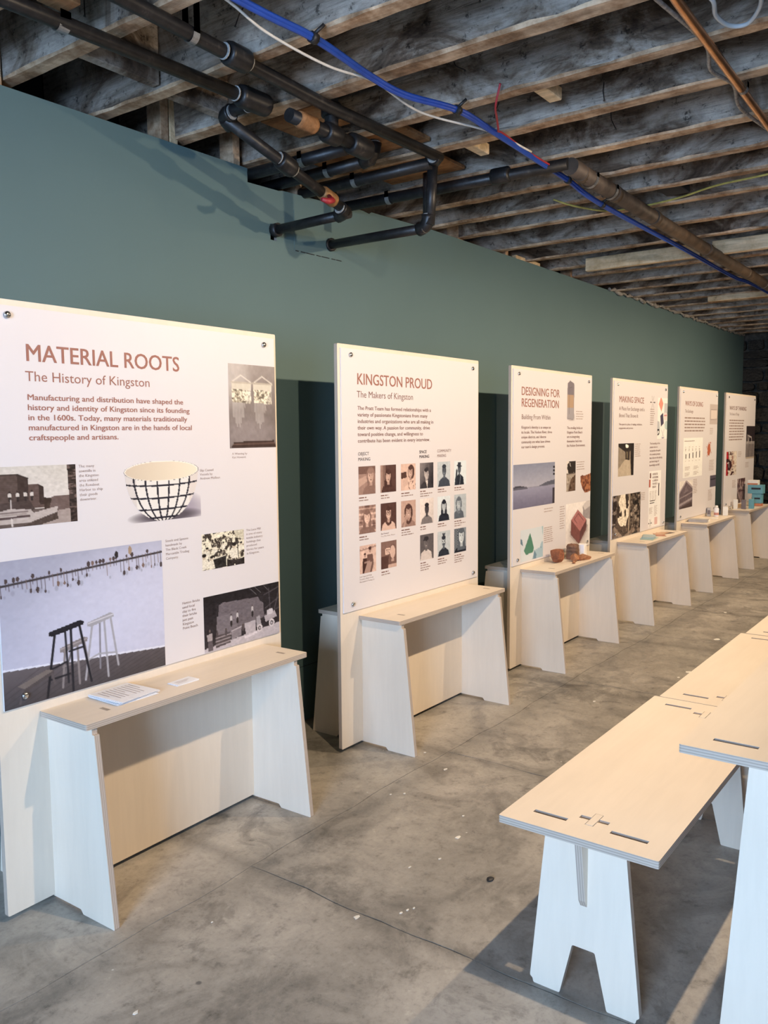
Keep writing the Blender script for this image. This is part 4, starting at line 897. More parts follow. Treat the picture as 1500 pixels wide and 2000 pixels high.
p = Pic(64, 40, (.80, .83, .85)); p.poly([(.15, .66), (.34, .28), (.42, .14), (.58, .62), (.55, .76), (.25, .8)], (.30, .50, .42)); p.poly([(.0, .27), (.07, .3), (.11, .5), (.0, .42)], (.37, .48, .55)); p.poly([(.5, 1), (.62, .72), (.85, .66), (.92, .5), (1, .5), (1, 1)], (.62, .72, .77)); p.poly([(.55, .98), (.60, .70), (.70, .86), (.68, 1)], (.40, .52, .60)); p.poly([(.94, 0), (1, 0), (1, .35), (.95, .2)], (.62, .73, .76)); p.ell(.9, .68, .012, .03, (.2, .3, .4)); PIC(2, p, .121, .434, .652, .847)
p = Pic(84, 62, (.86, .83, .81)); p.grad((.92, .89, .87), (.84, .81, .79)); p.poly([(.68, .10), (.85, 0), (1, 0), (1, .42), (.70, .36)], (.60, .57, .57)); p.poly([(.68, .10), (.85, 0), (1, 0), (1, .13), (.76, .2)], (.78, .75, .74))
p.ell(.52, .62, .36, .34, (.55, .5, .5), al=.5, soft=.6); p.poly([(.17, .60), (.53, .25), (.90, .55), (.88, .66), (.54, .965), (.18, .70)], (.66, .61, .60)); p.poly([(.2, .60), (.53, .30), (.85, .56), (.83, .64), (.54, .92), (.22, .68)], (.42, .27, .26)); p.poly([(.22, .36), (.48, .16), (.84, .42), (.58, .64)], (.66, .43, .42)); p.poly([(.22, .36), (.58, .64), (.56, .88), (.22, .62)], (.45, .27, .26)); p.poly([(.58, .64), (.84, .42), (.84, .58), (.56, .88)], (.36, .22, .22)); p.line([(.34, .36), (.50, .25), (.72, .42)], .008, (.45, .27, .27)); p.line([(.34, .36), (.45, .45)], .008, (.45, .27, .27)); p.noise(.012, 20); PIC(2, p, .780, 1.196, .643, .958)

# ---- poster 4
T(3, 'heading', 'MAKING SPACE', .118, 1.657, .0450, .514, M_inkT, bold=.012)
T(3, 'subheading', ['A Place For Exchange and a', 'Brand That Shows It'], .116, 1.597, .0275, .532, M_inkB, lead=.052)
T(3, 'paragraph', ['This space is a place of making, exhibition,', 'engagement, and process.'], .116, 1.486, .0140, .486, M_inkB, lead=.028, bold=.014, res=2)
def crossmark(i, x, z, s):
    bm = bmesh.new()
    for a, b in (((-.5, -.9), (.45, .9)), ((.5, -.9), (-.45, .9))):
        for t in (0, .62):
            q0 = (x+s*(a[0]+(b[0]-a[0])*t), z+s*(a[1]+(b[1]-a[1])*t)); q1 = (x+s*(a[0]+(b[0]-a[0])*(t+.38)), z+s*(a[1]+(b[1]-a[1])*(t+.38)))
            bm.faces.new([bm.verts.new(v) for v in ((q0[0], YP, q0[1]), (q0[0]+.003, YP, q0[1]), (q1[0]+.003, YP, q1[1]), (q1[0], YP, q1[1]))])
    for a, b in ((-1, -.55), (-.1, .05), (.35, .62), (.7, .98)): addbox(bm, x+s*a, x+s*b, YP-.0001, YP, z-.006, z+.004)
    bmobj('emblem', bm, M_inkK, posters[i])
crossmark(3, .835, 1.672, .055)
GK(3, .782, 1.612, .105, 8, .0172, .006, M_inkG); GK(3, .458, 1.337, .125, 7, .0155, .006); GK(3, .612, .947, .10, 5, .0135, .006)
p = Pic(60, 70, (.92, .90, .88)); p.poly([(.10, .16), (.32, -.02), (.56, .14), (.38, .34)], (.87, .55, .48)); p.poly([(.66, .13), (.98, .13), (1, .38), (.66, .38)], (.72, .72, .73)); p.poly([(.27, .44), (.55, .36), (.64, .62), (.36, .70)], (.24, .22, .32)); p.ell(.80, .45, .16, .10, (.85, .80, .79)); p.line([(.66, .43), (.95, .42)], .012, (.72, .30, .36)); p.poly([(0, .56), (.22, .58), (.26, .80), (.0, .86)], (.70, .71, .73)); p.poly([(.02, .76), (.2, .75), (.22, .88), (.03, .92)], (.12, .11, .15)); p.poly([(.05, .8), (.16, .8), (.16, .86), (.05, .87)], (.85, .85, .85)); p.ell(.92, .66, .2, .11, (.70, .77, .76)); p.line([(.42, .78), (.70, .97)], .008, (.55, .55, .6)); p.line([(.70, .76), (.46, .98)], .008, (.55, .55, .6)); p.ell(.58, .97, .1, .02, (.5, .5, .6)); PIC(3, p, .955, 1.196, 1.376, 1.713)
p = Pic(64, 50, (.45, .38, .33)); p.grad((.50, .44, .38), (.60, .54, .47), 0, 0, 0, 1); p.poly([(0, 0), (1, 0), (1, .2), (.6, .28), (0, .2)], (.14, .11, .10)); p.poly([(0, .1), (.42, .26), (.42, .50), (0, .78)], (.55, .50, .44)); p.poly([(0, .78), (.42, .5), (.75, .5), (.82, 1), (0, 1)], (.72, .66, .58)); p.poly([(.44, .24), (.72, .22), (.72, .52), (.46, .50)], (.20, .16, .14)); p.poly([(.8, 0), (1, 0), (1, 1), (.84, 1), (.78, .4)], (.13, .10, .10)); p.poly([(.52, .26), (.60, .25), (.60, .46), (.53, .46)], (.48, .43, .34)); p.ell(.55, .1, .10, .05, (.98, .96, .9), soft=.4); p.ell(.5, .06, .05, .02, (1, 1, .95)); p.noise(.02, 16); PIC(3, p, .115, .434, 1.102, 1.349)
T(3, 'paragraph', ['The branding of the', 'project aims to', 'encapsulate the spirit', 'of a creative process', 'that relies on the sharing', 'and interchange of', 'knowledge and skill.'], .786, 1.333, .0150, .304, M_inkB, lead=.0293, ref=4, bold=.012, res=2)
box('paper_print', .784, 1.071, YP-.0003, YP+.0004, .654, 1.115, ink('cream_print', (.86, .84, .81)), posters[3])
YQ = YP; YP = YP-.0009
T(3, 'caption', ['INTERESTED', 'IN PURSUING', 'A CAREER IN', 'THE ARTS &', 'DESIGN?'], .865, 1.080, .0165, .135, M_inkB, lead=.0262, ref=1, res=2, bold=.01)
for a in ((.800, .830, 1.058, 1.100, M_inkB), (.784, .820, .985, 1.048, ink('brick_red_ink', (.45, .12, .08))), (1.010, 1.030, .905, 1.010, M_inkK), (.93, 1.0, .67, .730, ink('pink_ink', (.72, .47, .44)))):
    bm = bmesh.new(); bm.faces.new([bm.verts.new(v) for v in ((a[0], YP, a[2]), (a[1], YP, a[2]), (a[1], YP, a[3]), (a[0], YP, a[3]))]); bmobj('colour_block', bm, a[4], posters[3])
for x_ in (.805, .865, .925): GK(3, x_, .945, .045, 7, .012, .004)
GK(3, .815, .868, .12, 2, .018, .007, M_inkK); GK(3, .80, .812, .085, 5, .011, .004); GK(3, .92, .822, .075, 8, .011, .004); crossmark(3, .828, .69, .038); YP = YQ
p = Pic(100, 60, (.30, .25, .22)); f = p.nfield(12, 1., 3); p.grad((.36, .31, .27), (.25, .2, .18), 0, 0, 1, 1); p.put((p.X > .62) & (f > .2), (.42, .37, .33)); p.put((p.X > .62) & (f < -.4), (.12, .10, .09)); p.put((p.X > .62) & (f > 1.1), (.62, .56, .50)); g_ = p.nfield(10, .5, 2); p.put((p.X > .17) & (p.X < .60) & (p.Y < .5), (.46, .41, .36)); mk = (p.em(.38, .40, .19, .42) < 1+g_*.18) & (p.Y < .80+g_*.05); p.put(mk, (.90, .85, .77)); p.put(mk & (g_ > 1.0), (.2, .16, .14)); p.line([(.60, 0), (.57, .92)], .018, (.68, .61, .53)); p.put((p.Y > .78) & (p.X < .2), (.4, .34, .31)); p.line([(.08, .78), (.30, 1.0)], .035, (.55, .48, .43)); p.put((p.Y > .82) & (p.X > .4) & (f > 0), (.5, .43, .38)); p.poly([(0, 0), (.16, 0), (.12, .7), (0, .75)], (.17, .13, .12)); p.put((p.X < .15) & (f > .8), (.5, .45, .42)); p.noise(.05, 30); PIC(3, p, .018, .602, .642, .962)

# ---- poster 5
T(4, 'heading', 'WAYS OF DOING', .147, 1.665, .0420, .542, M_inkT, bold=.012); T(4, 'subheading', 'The Exchange', .150, 1.603, .0275, .238, M_inkB)
GK(4, .143, 1.550, .635, 5, .0290, .0125, M_inkG, word=.07, ragged=.08)
p = Pic(40, 30, (.74, .69, .67)); p.poly([(.15, .3), (.9, .28), (.9, .72), (.15, .75)], (.84, .79, .76)); p.line([(.14, .29), (.92, .27), (.92, .73), (.14, .76), (.14, .29)], .01, (.55, .5, .5)); PIC(4, p, .925, 1.196, 1.502, 1.696)
GK(4, .938, 1.458, .14, 4, .017, .006); GK(4, .947, 1.148, .17, 7, .0155, .006); GK(4, .448, .985, .135, 9, .0155, .006); GK(4, .940, .857, .145, 8, .0138, .006)
box('paper_print', .122, .713, YP-.0003, YP+.0004, 1.017, 1.376, ink('cream_print', (.86, .84, .79)), posters[4])
YQ = YP; YP -= .0009
GK(4, .15, 1.345, .42, 1, .02, .006, M_inkG)
for k in range(5):
    x_ = .19+k*.105; GK(4, x_-.012, 1.29, .035, 1, .02, .006); GK(4, x_-.012, 1.27, .025, 2, .012, .008, M_inkG)
    bm = bmesh.new(); hh_ = .04+.006*k; bm.faces.new([bm.verts.new(v) for v in ((x_, YP, 1.19), (x_+.022, YP, 1.19), (x_+.022, YP, 1.19+hh_), (x_, YP, 1.19+hh_))]); bmobj('chart_bar', bm, M_inkK, posters[4])
    GK(4, x_-.012, 1.165, .04, 1, .02, .005)
for a, b in ((.18, 1.11), (.44, 1.11), (.18, 1.055), (.44, 1.06)): GK(4, a, b, .16, 3, .012, .0045)
YP = YQ
p = Pic(40, 44); p.a[:] = PB; f = p.nfield(9); m_ = (p.em(.5, .5, .26, .36) < 1+f*.2) | ((p.em(.5, .5, .45, .5) < 1) & (f > 1.0)); p.put(m_, (.70, .38, .27)); PIC(4, p, .825, 1.032, 1.180, 1.342, mask=m_, name='splash_picture')
p = Pic(70, 50, (.90, .87, .84)); p.poly([(0, .45), (.48, 0), (.55, .03), (1, .32), (1, 1), (0, 1)], (.40, .35, .37)); p.line([(0, .42), (.5, .02), (1, .30)], .025, (.66, .61, .62)); p.line([(0, .62), (1, .45)], .012, (.62, .57, .58)); p.line([(0, .86), (1, .68)], .03, (.62, .57, .58)); p.poly([(.2, .92), (.9, .8), (1, .95), (1, 1), (0, 1)], (.28, .22, .22)); p.poly([(.3, .45), (.5, .2), (.7, .4)], (.48, .43, .45)); p.noise(.025, 18); PIC(4, p, .042, .431, .741, .990)
p = Pic(30, 20, (.32, .30, .35)); p.line([(.1, .35), (.9, .33)], .025, (.12, .11, .14)); PIC(4, p, .993, 1.196, .888, 1.001)

# ---- poster 6
T(5, 'heading', 'WAYS OF THINKING', .120, 1.655, .0400, .669, M_inkB, bold=.012); T(5, 'subheading', 'The Science of Design', .128, 1.599, .0275, .370, M_inkG)
GK(5, .128, 1.540, .615, 8, .0290, .0125, M_inkG, word=.07, ragged=.10)
p = Pic(50, 46, (.82, .77, .72)); f = p.nfield(7, 1.2); p.put(f > .45, (.62, .48, .42)); p.put(f < -.55, (.28, .16, .17)); p.poly([(0, 0), (.2, 0), (.25, .35), (.45, .4), (.55, .62), (.35, .8), (.1, .75), (0, 1)], (.22, .12, .14)); p.poly([(0, 0), (.15, 0), (.2, .3), (0, .3)], (.68, .13, .17)); p.poly([(0, .45), (.1, .42), (.18, 1), (0, 1)], (.64, .12, .17)); p.line([(.1, .48), (.25, .46), (.27, .65)], .02, (.8, .75, .73)); p.put(p.X > .75, (.86, .82, .76), .8); p.noise(.04, 16); PIC(5, p, .056, .452, .970, 1.219)
p = Pic(50, 52, (.17, .14, .15)); 
for k in range(6): x_ = .06+k*.16; p.poly([(x_, .55), (x_+.09, .5), (x_+.10, .96), (x_+.01, .98)], (.70, .66, .64)); p.line([(x_+.02, .56), (x_+.02, .95)], .02, (.35, .31, .32)); p.ell(x_+.05, .51, .06, .04, (.85, .82, .80)); p.ell(x_+.05, .51, .035, .02, (.3, .27, .28))
p.line([(.15, .28), (.2, .5)], .025, (.72, .68, .66)); p.line([(.25, .30), (.6, .35), (.65, .5)], .022, (.75, .71, .70)); p.line([(.32, .3), (.3, .5)], .03, (.70, .66, .65)); p.put(p.Y > .94, (.72, .66, .60)); PIC(5, p, .825, 1.196, 1.125, 1.488)
GK(5, .500, 1.205, .15, 4, .016, .006); GK(5, .820, 1.080, .17, 4, .016, .006); GK(5, .307, .905, .14, 6, .0145, .006)
p = Pic(44, 44, (.48, .40, .40)); f = p.nfield(8); p.put((f > .2) & (p.Y < .5), (.62, .54, .53)); p.put((f < -.3) & (p.Y < .55), (.30, .21, .22)); p.poly([(0, .55), (.5, 1), (0, 1)], (.34, .28, .27)); p.line([(.1, .5), (.55, 1.0)], .02, (.62, .55, .54)); p.noise(.04, 14); PIC(5, p, .513, .835, .650, .917)

# ------------------------------------------------------------------ benches and table
def bench(x0, y0, label, rz=0.):
    t = tag(empty('bench', (x0, y0, 0), rz), label, 'bench', 'plywood benches')
    L, Wd, z1, z0 = 1.198, .412, .463, .444
    hs = []
    for a in (.067, L-.067-.016):
        hs += [[(a, .050), (a+.016, .050), (a+.016, .143), (a, .143)], [(a, .257), (a+.016, .257), (a+.016, .348), (a, .348)]]
    for a, b in ((.098, .128), (L-.128, L-.098)):
        xm = (a+b)/2; hs.append([(xm-.009, .162), (xm+.009, .162), (xm+.009, .1895), (xm+.036, .1895), (xm+.036, .2115), (xm+.009, .2115), (xm+.009, .238), (xm-.009, .238), (xm-.009, .2115), (xm-.036, .2115), (xm-.036, .1895), (xm-.009, .1895)])
    top = plate('seat_board', rnd_outline([(0, 0), (L, 0), (L, Wd), (0, Wd)], .005, 2), 'z', z0, z1, [M_plyH, M_edge], t, holes=hs)
    for a, b in ((.098, .128), (L-.128, L-.098)):
        xm = (a+b)/2; box('stretcher_tab', xm-.0345, xm+.0345, .191, .2100, z0-.004, z1+.0004, M_plyV, t)
        box('cross_tab', xm-.0075, xm+.0075, .1635, .2365, z0-.004, z1-.007, M_plyV, t)
    c = .2055
    for k, xa in enumerate((.0655, L-.0655-.018)):
        o = [(c-.1455, .012), (c-.1455, 0), (c-.063, 0), (c-.030, .142), (c+.030, .142), (c+.063, 0), (c+.1455, 0), (c+.1455, .012), (c+.139, .014), (c+.134, .045), (c+.104, z0-.001), (c-.104, z0-.001), (c-.143, .045)]
        o = [(c-.137, 0), (c-.063, 0), (c-.030, .142), (c+.030, .142), (c+.063, 0), (c+.137, 0), (c+.139, .012), (c+.1465, .016), (c+.104, z0-.001), (c-.104, z0-.001), (c-.1465, .016), (c-.139, .012)]
        plate('leg', rnd_outline(o, .004, 2), 'x', xa, xa+.018, [M_plyV, M_edge], t)
    so = [(.022, z0-.001), (.052, .275), (.0655, .255), (.10, .245), (L-.10, .245), (L-.0655, .255), (L-.052, .275), (L-.022, z0-.001)]
    plate('stretcher', so, 'y', c-.009, c+.009, [M_plyV, M_edge], t)
    return t
bench(1.843, -1.736, 'plywood bench nearest the camera with slots cut in its top')
bench(3.046, -1.752, 'second plywood bench, butted against the far end of the nearest bench')
bench(4.254, -1.770, 'farthest plywood bench, in line behind the other two')
def table(x0, y1, label):
    t = tag(empty('work_table', (x0, y1, 0)), label, 'table'); L, Wd, z1, z0 = 1.25, .626, .75, .731
    hs = []
    for a in (.066, L-.082):
        hs += [[(a, -.150), (a+.016, -.150), (a+.016, -.055), (a, -.055)], [(a, -.571), (a+.016, -.571), (a+.016, -.476), (a, -.476)]]
    plate('table_board', rnd_outline([(0, 0), (L, 0), (L, -Wd), (0, -Wd)], .005, 2), 'z', z0, z1, [M_plyH, M_edge], t, holes=hs)
    c = -.313
    for xa in (.064, L-.082):
        o = [(c-.228, 0), (c-.13, 0), (c-.07, .20), (c+.07, .20), (c+.13, 0), (c+.228, 0), (c+.228, .03), (c+.178, z0-.001), (c-.178, z0-.001), (c-.228, .03)]
        plate('leg', rnd_outline(o, .005, 2), 'x', xa, xa+.018, [M_plyV, M_edge], t)
    plate('stretcher', [(.02, z0-.001), (.0645, .52), (.10, .50), (L-.10, .50), (L-.0645, .52), (L-.02, z0-.001)], 'y', c-.009, c+.009, [M_plyV, M_edge], t)
table(1.838, -1.775, 'tall plywood work table at the right edge, overlapping the benches')

# ------------------------------------------------------------------ things on the shelves
def sheet(bm, cx, cy, w_, d_, rot, z0, th=.0012, bend=0.):
    c_, s_ = math.cos(rot), math.sin(rot)
    n = 6; top = []; bot = []
    for i in range(n+1):
        u = -w_/2+w_*i/n; lift = bend*(i/n)**2
        for v in (-d_/2, d_/2):
            x = cx+u*c_-v*s_; y = cy+u*s_+v*c_; top.append(bm.verts.new((x, y, z0+th+lift))); bot.append(bm.verts.new((x, y, z0+lift)))
    for i in range(n):
        a = 2*i; bm.faces.new((top[a], top[a+2], top[a+3], top[a+1])); bm.faces.new((bot[a], bot[a+1], bot[a+3], bot[a+2]))
        bm.faces.new((top[a], bot[a], bot[a+2], top[a+2])); bm.faces.new((top[a+1], top[a+3], bot[a+3], bot[a+1]))
    bm.faces.new((top[0], top[1], bot[1], bot[0])); bm.faces.new((top[-2], bot[-2], bot[-1], top[-1]))
SH = .6114
ps = tag(empty('leaflet_stack', (1.62, -.095, SH)), 'loose stack of printed paper sheets on the nearest shelf', 'papers')
r_ = random.Random(3)
for k in range(9):
    bm = bmesh.new(); sheet(bm, r_.uniform(-.006, .006)+.0*k, r_.uniform(-.006, .006), .152, .150, .02+r_.uniform(-.07, .07), k*.0013, .0011)
    bmobj('sheet', bm, M_paper, ps)
bm = bmesh.new(); zz = 9*.0013+.0004
for i in range(9):
    x = -.062+i*.0145; L = .10*(1 if i % 4 else .6)
    bm.faces.new([bm.verts.new(v) for v in ((x, .055-L, zz), (x+.0022, .055-L, zz), (x+.0022, .055, zz), (x, .055, zz))])
bmobj('printed_lines', bm, M_inkP, ps)
pc_ = tag(empty('small_leaflet', (1.825, -.135, SH)), 'small folded white card lying alone on the nearest shelf', 'card')
bm = bmesh.new(); sheet(bm, 0, 0, .093, .052, .0, 0, .0015); sheet(bm, .003, .001, .093, .052, .05, .0018, .0012); bmobj('card_leaf', bm, M_paper, pc_)
bm = bmesh.new()
for k in range(3): bm.faces.new([bm.verts.new(v) for v in ((-.03, .008-.008*k, .0035), (.03-.01*k, .008-.008*k, .0035), (.03-.01*k, .010-.008*k, .0035), (-.03, .010-.008*k, .0035))])
bmobj('printed_lines', bm, M_inkP, pc_)
def rock(name, x, y, dx, dy, dz, seed, m, label, cat='brick fragment', cut=1., rot=0., group=None, sub=3, sq=2.4, z=SH):
    bm = bmesh.new(); bmesh.ops.create_cube(bm, size=2.0); bmesh.ops.subdivide_edges(bm, edges=bm.edges, cuts=sub+2, use_grid_fill=True)
    r2 = random.Random(seed); pl = [(Vector([r2.uniform(-1, 1) for _ in range(3)]).normalized(), r2.uniform(.62, .95)) for _ in range(9)]; ph = [r2.uniform(0, 6) for _ in range(6)]
    for v in bm.verts:
        c = v.co; n_ = (abs(c.x)**sq+abs(c.y)**sq+abs(c.z)**sq)**(1/sq); c = c/n_
        for nn, dd in pl:
            k = c.dot(nn)
            if k > dd: c = c-nn*(k-dd)*cut
        s_ = 1+.035*math.sin(c.x*7+ph[0])*math.sin(c.y*8+ph[1])+.03*math.sin(c.z*11+ph[2]+c.x*5)+r2.uniform(-.012, .012)
        v.co = Vector((c.x*dx/2, c.y*dy/2, c.z*dz/2))*s_
    zmin = min(v.co.z for v in bm.verts); 
    for v in bm.verts: v.co.z = max(v.co.z-zmin-dz*.03, 0)
    o = bmobj(name, bm, m); o.location = (x, y, z); o.rotation_euler = (0, 0, rot); return tag(o, label, cat, group)
rock('brick_fragment', 4.93, -.06, .13, .10, .095, 11, M_brk1, 'rounded reddish brick lump at the left end of the third shelf', rot=.5, sub=5)
rock('brick_fragment', 5.160, -.066, .165, .075, .095, 5, M_brk2, 'largest dark brown brick half with a frogged face, on the third shelf', rot=.30, sq=14, cut=.22, sub=5)
rock('brick_fragment', 5.035, -.135, .08, .055, .055, 21, M_brk3, 'orange brick chunk in front of the large dark brick half', rot=.2, cut=1.1)
rock('brick_fragment', 5.13, -.16, .105, .065, .042, 9, M_brk3, 'flat orange brick slab at the shelf front near the white block', rot=-.2, sq=3)
rock('brick_fragment', 4.94, -.172, .032, .022, .018, 13, M_brk3, 'smallest orange brick pebble at the shelf edge', sub=2)
rock('brick_fragment', 5.085, -.142, .04, .03, .02, 17, M_brk1, 'small reddish chip beside the flat orange slab', sub=2)
g_ = rock('glass_chunk', 5.03, .0, .03, .02, .05, 3, M_glaze, 'small translucent chunk standing behind the brick lumps', 'ornament', sub=2); g_.location.y = -.02
wb_ = tag(empty('white_block', (5.285, -.075, SH), .15), 'white upright block with a pressed rectangle, on the third shelf', 'block')
box('block_body', -.034, .034, -.024, .024, 0, .080, M_paper, wb_, bev=.002)
bm = bmesh.new(); addbox(bm, -.012, .018, -.0252, -.0238, .022, .068); addbox(bm, -.008, .014, -.026, -.0236, .026, .064); bmobj('raised_panel', bm, M_card, wb_)
# fanned brochures
for k, (x, y, rot, m, lab) in enumerate(((6.42, -.145, .10, (.36, .46, .38), 'pale green brochure, nearest of the fan on the fourth shelf'), (6.455, -.125, .18, (.27, .42, .42), 'sea green brochure, second in the fan on the fourth shelf'),
      (6.50, -.11, .26, (.22, .38, .44), 'blue green brochure, third in the fan on the fourth shelf'), (6.545, -.10, .33, (.33, .44, .46), 'pale blue brochure on top of the green fan, fourth shelf'))):
    bm = bmesh.new(); sheet(bm, 0, 0, .20, .095, 0, .0014*k, .0013); o = bmobj('brochure', bm, simple('brochure_green_%d' % k, m, .4)); o.location = (x, y, SH); o.rotation_euler = (0, 0, rot); tag(o, lab, 'brochure', 'fanned green brochures')
for k, (x, y, rot, m, lab) in enumerate(((6.70, -.13, .5, (.45, .17, .09), 'rust red brochure, lowest of the orange fan on the fourth shelf'), (6.745, -.12, .25, (.52, .24, .13), 'orange brown brochure in the middle of the orange fan'),
      (6.79, -.12, .0, (.58, .34, .20), 'tan brochure lying on top of the orange fan'), (6.83, -.13, -.25, (.10, .08, .08), 'dark tapering brochure at the right of the orange fan'))):
    bm = bmesh.new(); sheet(bm, 0, 0, .18, .075, 0, .0014*(k if k < 3 else 0), .0013); o = bmobj('brochure', bm, simple('brochure_orange_%d' % k, m, .4)); o.location = (x, y, SH); o.rotation_euler = (0, 0, rot); tag(o, lab, 'brochure', 'fanned orange brochures')
def carton(name, x, y, w_, d_, h_, rot, m, label, cat='box', z=SH, parts=()):
    t = tag(empty(name, (x, y, z), rot), label, cat); box('body', -w_/2, w_/2, -d_/2, d_/2, 0, h_, m, t, bev=.0015)
    for q in parts: box(*q[:1], *[q[1]*1.0, q[2], q[3], q[4], q[5], q[6]], q[7], t)
    return t
carton('flat_box', 7.865, -.105, .10, .165, .026, .1, M_cardG, 'flat grey box lying at the near end of the fifth shelf', parts=(('lid_line', -.0505, .0505, -.083, .083, .016, .0175, M_cardDG),))
carton('white_card', 7.90, -.165, .07, .05, .018, .1, M_card, 'small white block beside the flat grey box', 'card', parts=(('lid_line', -.0352, .0352, -.0252, .0252, .009, .010, M_cardG),))
carton('grey_box', 8.44, -.038, .045, .035, .085, .2, M_cardG, 'upright grey box against the poster on the fifth shelf', parts=(('side_label', -.0235, -.0225, -.012, .012, .02, .06, M_cardDG),))
tb = tag(empty('white_bottle', (8.43, -.11, SH)), 'white bottle with a round red label, on the fifth shelf', 'bottle')
bm = bmesh.new(); tube_bm(bm, [(0, 0, 0), (0, 0, .003), (0, 0, .078), (0, 0, .086), (0, 0, .088)], [.020, .022, .022, .018, .012], 18); bmesh.ops.recalc_face_normals(bm, faces=bm.faces); bmobj('bottle_body', bm, M_paper, tb)
tube('cap', [(0, 0, .088), (0, 0, .107)], .014, M_card, tb, 16)
bm = bmesh.new(); tube_bm(bm, [(0, 0, .016), (0, 0, .04)], .0224, 18, False); bmobj('label_band', bm, ink('label_red', (.55, .25, .2)), tb)
carton('white_box', 8.60, -.15, .05, .045, .085, .2, M_card, 'tall white box at the right end of the fifth shelf', parts=(('front_panel', -.018, .018, -.0232, -.0222, .01, .075, M_paper),))
for k, (x, y, r) in enumerate(((8.08, -.09, .3), (8.20, -.05, -.2), (8.26, -.14, .1))):
    bm = bmesh.new(); sheet(bm, 0, 0, .09, .06, 0, 0, .002); addbox(bm, -.03, .02, -.002, .002, .002, .0026); o = bmobj('printed_card', bm, M_card); o.location = (x, y, SH); o.rotation_euler = (0, 0, r)
    tag(o, ['white card nearest the flat grey box on the fifth shelf', 'white card lying below the upright grey box', 'white card lying near the front edge of the fifth shelf'][k], 'card', 'cards on the fifth shelf')
# sixth shelf
carton('white_box', 9.375, -.055, .045, .04, .100, .1, M_card, 'tall white box at the near end of the farthest shelf', parts=(('front_panel', -.015, .015, -.0207, -.0197, .01, .09, M_paper),))
carton('orange_box', 9.47, -.065, .05, .07, .045, .15, M_cardO, 'small orange box between the white and dark grey boxes', parts=(('white_trim', -.0255, .0255, -.036, .036, 0, .004, M_card),))
carton('dark_box', 9.405, -.13, .045, .045, .098, .1, M_cardDG, 'dark grey upright box on the farthest shelf', parts=(('face_panel', -.012, .018, -.0232, -.0222, .01, .09, M_cardG),))
carton('teal_block', 9.50, -.185, .06, .05, .10, .1, M_cardT, 'small upright teal box in front of the stacked teal boxes', parts=(('face_panel', -.02, .02, -.0257, -.0247, .01, .09, M_cardT),))
carton('teal_box', 9.86, -.165, .09, .10, .105, 0., M_cardT, 'lower teal box with a dark slot, under the wider teal box', z=SH+.032, parts=(('slot', -.0457, -.0447, -.035, .025, .045, .063, M_black),))
carton('terracotta_block', 9.86, -.165, .085, .095, .031, 0., M_cardR, 'terracotta block at the foot of the teal boxes', 'block', parts=(('base_line', -.0428, -.0422, -.045, .045, .0, .004, M_cardDG),))
carton('teal_box', 9.86, -.15, .11, .155, .095, 0., M_cardT, 'upper, wider teal box with a dark slot', z=SH+.138, parts=(('slot', -.0557, -.0547, -.055, .04, .045, .066, M_black),))
carton('cream_box', 9.86, -.12, .10, .105, .050, 0., M_card, 'cream box with a brick red base on top of the teal boxes', z=SH+.234, parts=(('red_band', -.0505, -.0495, -.0527, .0527, 0, .018, M_cardR),))
cj = tag(empty('glass_jar', (9.28, -.03, SH)), 'small clear jar at the near corner of the farthest shelf', 'jar')
tube('jar_body', [(0, 0, 0), (0, 0, .03)], .016, M_glaze, cj, 14); tube('jar_lid', [(0, 0, .03), (0, 0, .037)], .017, M_galv, cj, 14)

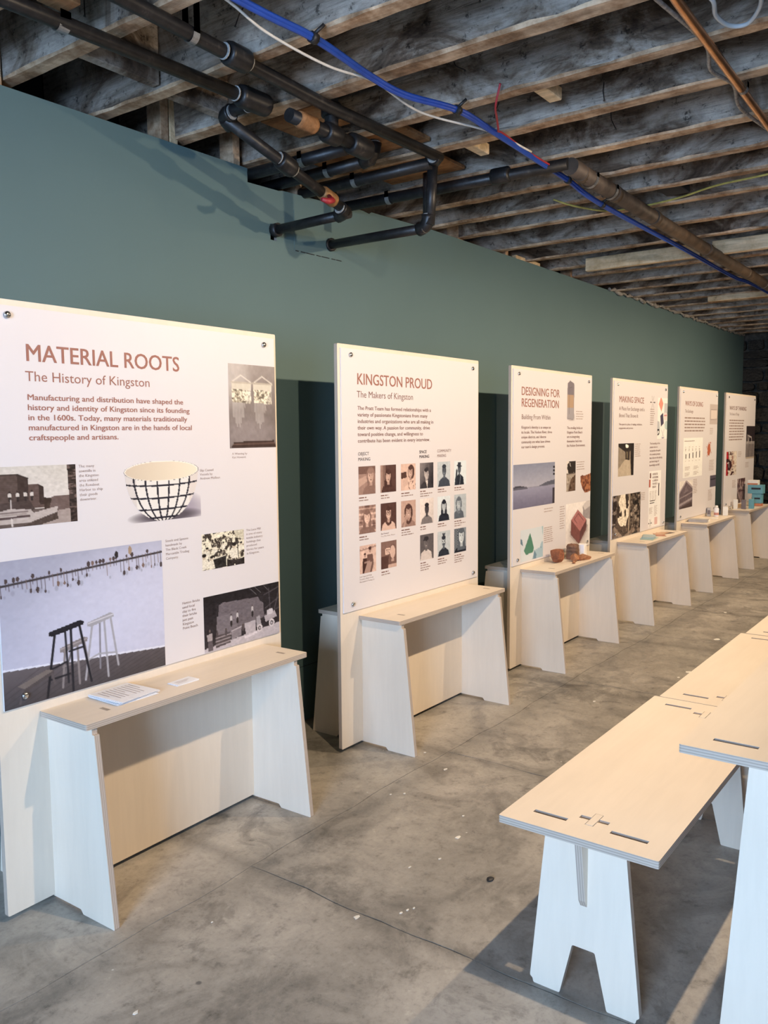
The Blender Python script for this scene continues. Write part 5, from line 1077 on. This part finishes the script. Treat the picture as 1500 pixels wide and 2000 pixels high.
# ------------------------------------------------------------------ chips of paint and dirt on the floor
chips = [(2.964, -.458, .018), (2.472, -.821, .022), (1.870, -.834, .018), (1.967, -.928, .010), (2.744, -.903, .014), (1.22, -.641, .013), (3.098, -.141, .010), (2.624, -.413, .010), (2.629, -.748, .010),
         (3.073, -.28, .012), (5.964, -.785, .045), (5.636, -.888, .035), (5.044, -.866, .04), (2.664, -.453, .012), (2.306, -.849, .011), (2.202, -.797, .009), (4.9, -.85, .02), (1.99, -.935, .009), (2.01, -.945, .008), (1.6, -.5, .007), (4.2, -.62, .015), (6.9, -.6, .03)]
CH = ['pale paint chip on the floor just past the toe of the second stand', 'largest pale chip in the middle of the aisle, level with the nearest bench', 'white oval chip on the floor in front of the nearest stand, by the cross joint',
      'elongated chip at the head of a scatter of small white flakes near the cross joint', 'thin pale flake in the aisle beside the near corner of the nearest bench', 'single cream chip at the bottom left of the floor', 'small chip on the floor under the second stand shelf',
      'small flake in the aisle between the first stand and the nearest bench', 'small flake left of the thin pale flake in the aisle', 'small pale flake close to the long joint by the second stand', 'wide white splash of paint chip far down the aisle',
      'white chip in the far aisle just short of the second bench', 'smeared pale chip left of the join between the two benches', 'small flake on the long joint left of the largest chip', 'tiny flake in the dark scuffed patch of the aisle',
      'tiny flake below the dark scuffed patch of the aisle', 'pale chip beside the second bench in the far aisle', 'middle flake in the scatter of small white flakes near the cross joint', 'last flake in the scatter of small white flakes near the cross joint',
      'speck near the foot of the nearest stand', 'pale chip in front of the third stand', 'farthest pale chip, near the fourth stand']
mc = simple('paint_chip', (.72, .68, .60), .8, 0, .1, 50)
for k, (x, y, s) in enumerate(chips):
    bm = bmesh.new(); n = 7; a0 = rng.uniform(0, 6); r2 = random.Random(k)
    lo_ = [bm.verts.new((x+s*.85*r2.uniform(.5, 1)*math.cos(a0+i*6.283/n), y+s*.52*r2.uniform(.5, 1)*math.sin(a0+i*6.283/n), .0002)) for i in range(n)]
    hi_ = [bm.verts.new((v.co.x, v.co.y, .0018)) for v in lo_]
    bm.faces.new(hi_); [bm.faces.new((lo_[i], lo_[(i+1) % n], hi_[(i+1) % n], hi_[i])) for i in range(n)]
    bmesh.ops.recalc_face_normals(bm, faces=bm.faces)
    tag(bmobj('paint_chip', bm, mc), CH[k] if k < len(CH) else 'tiny pale paint speck on the aisle floor', 'paint chip', 'paint chips on the floor')
rock('dirt_clump', 2.286, -1.054, .030, .022, .008, 31, M_black, 'small black clump of dirt on the floor left of the nearest bench', 'dirt', z=0.0002)
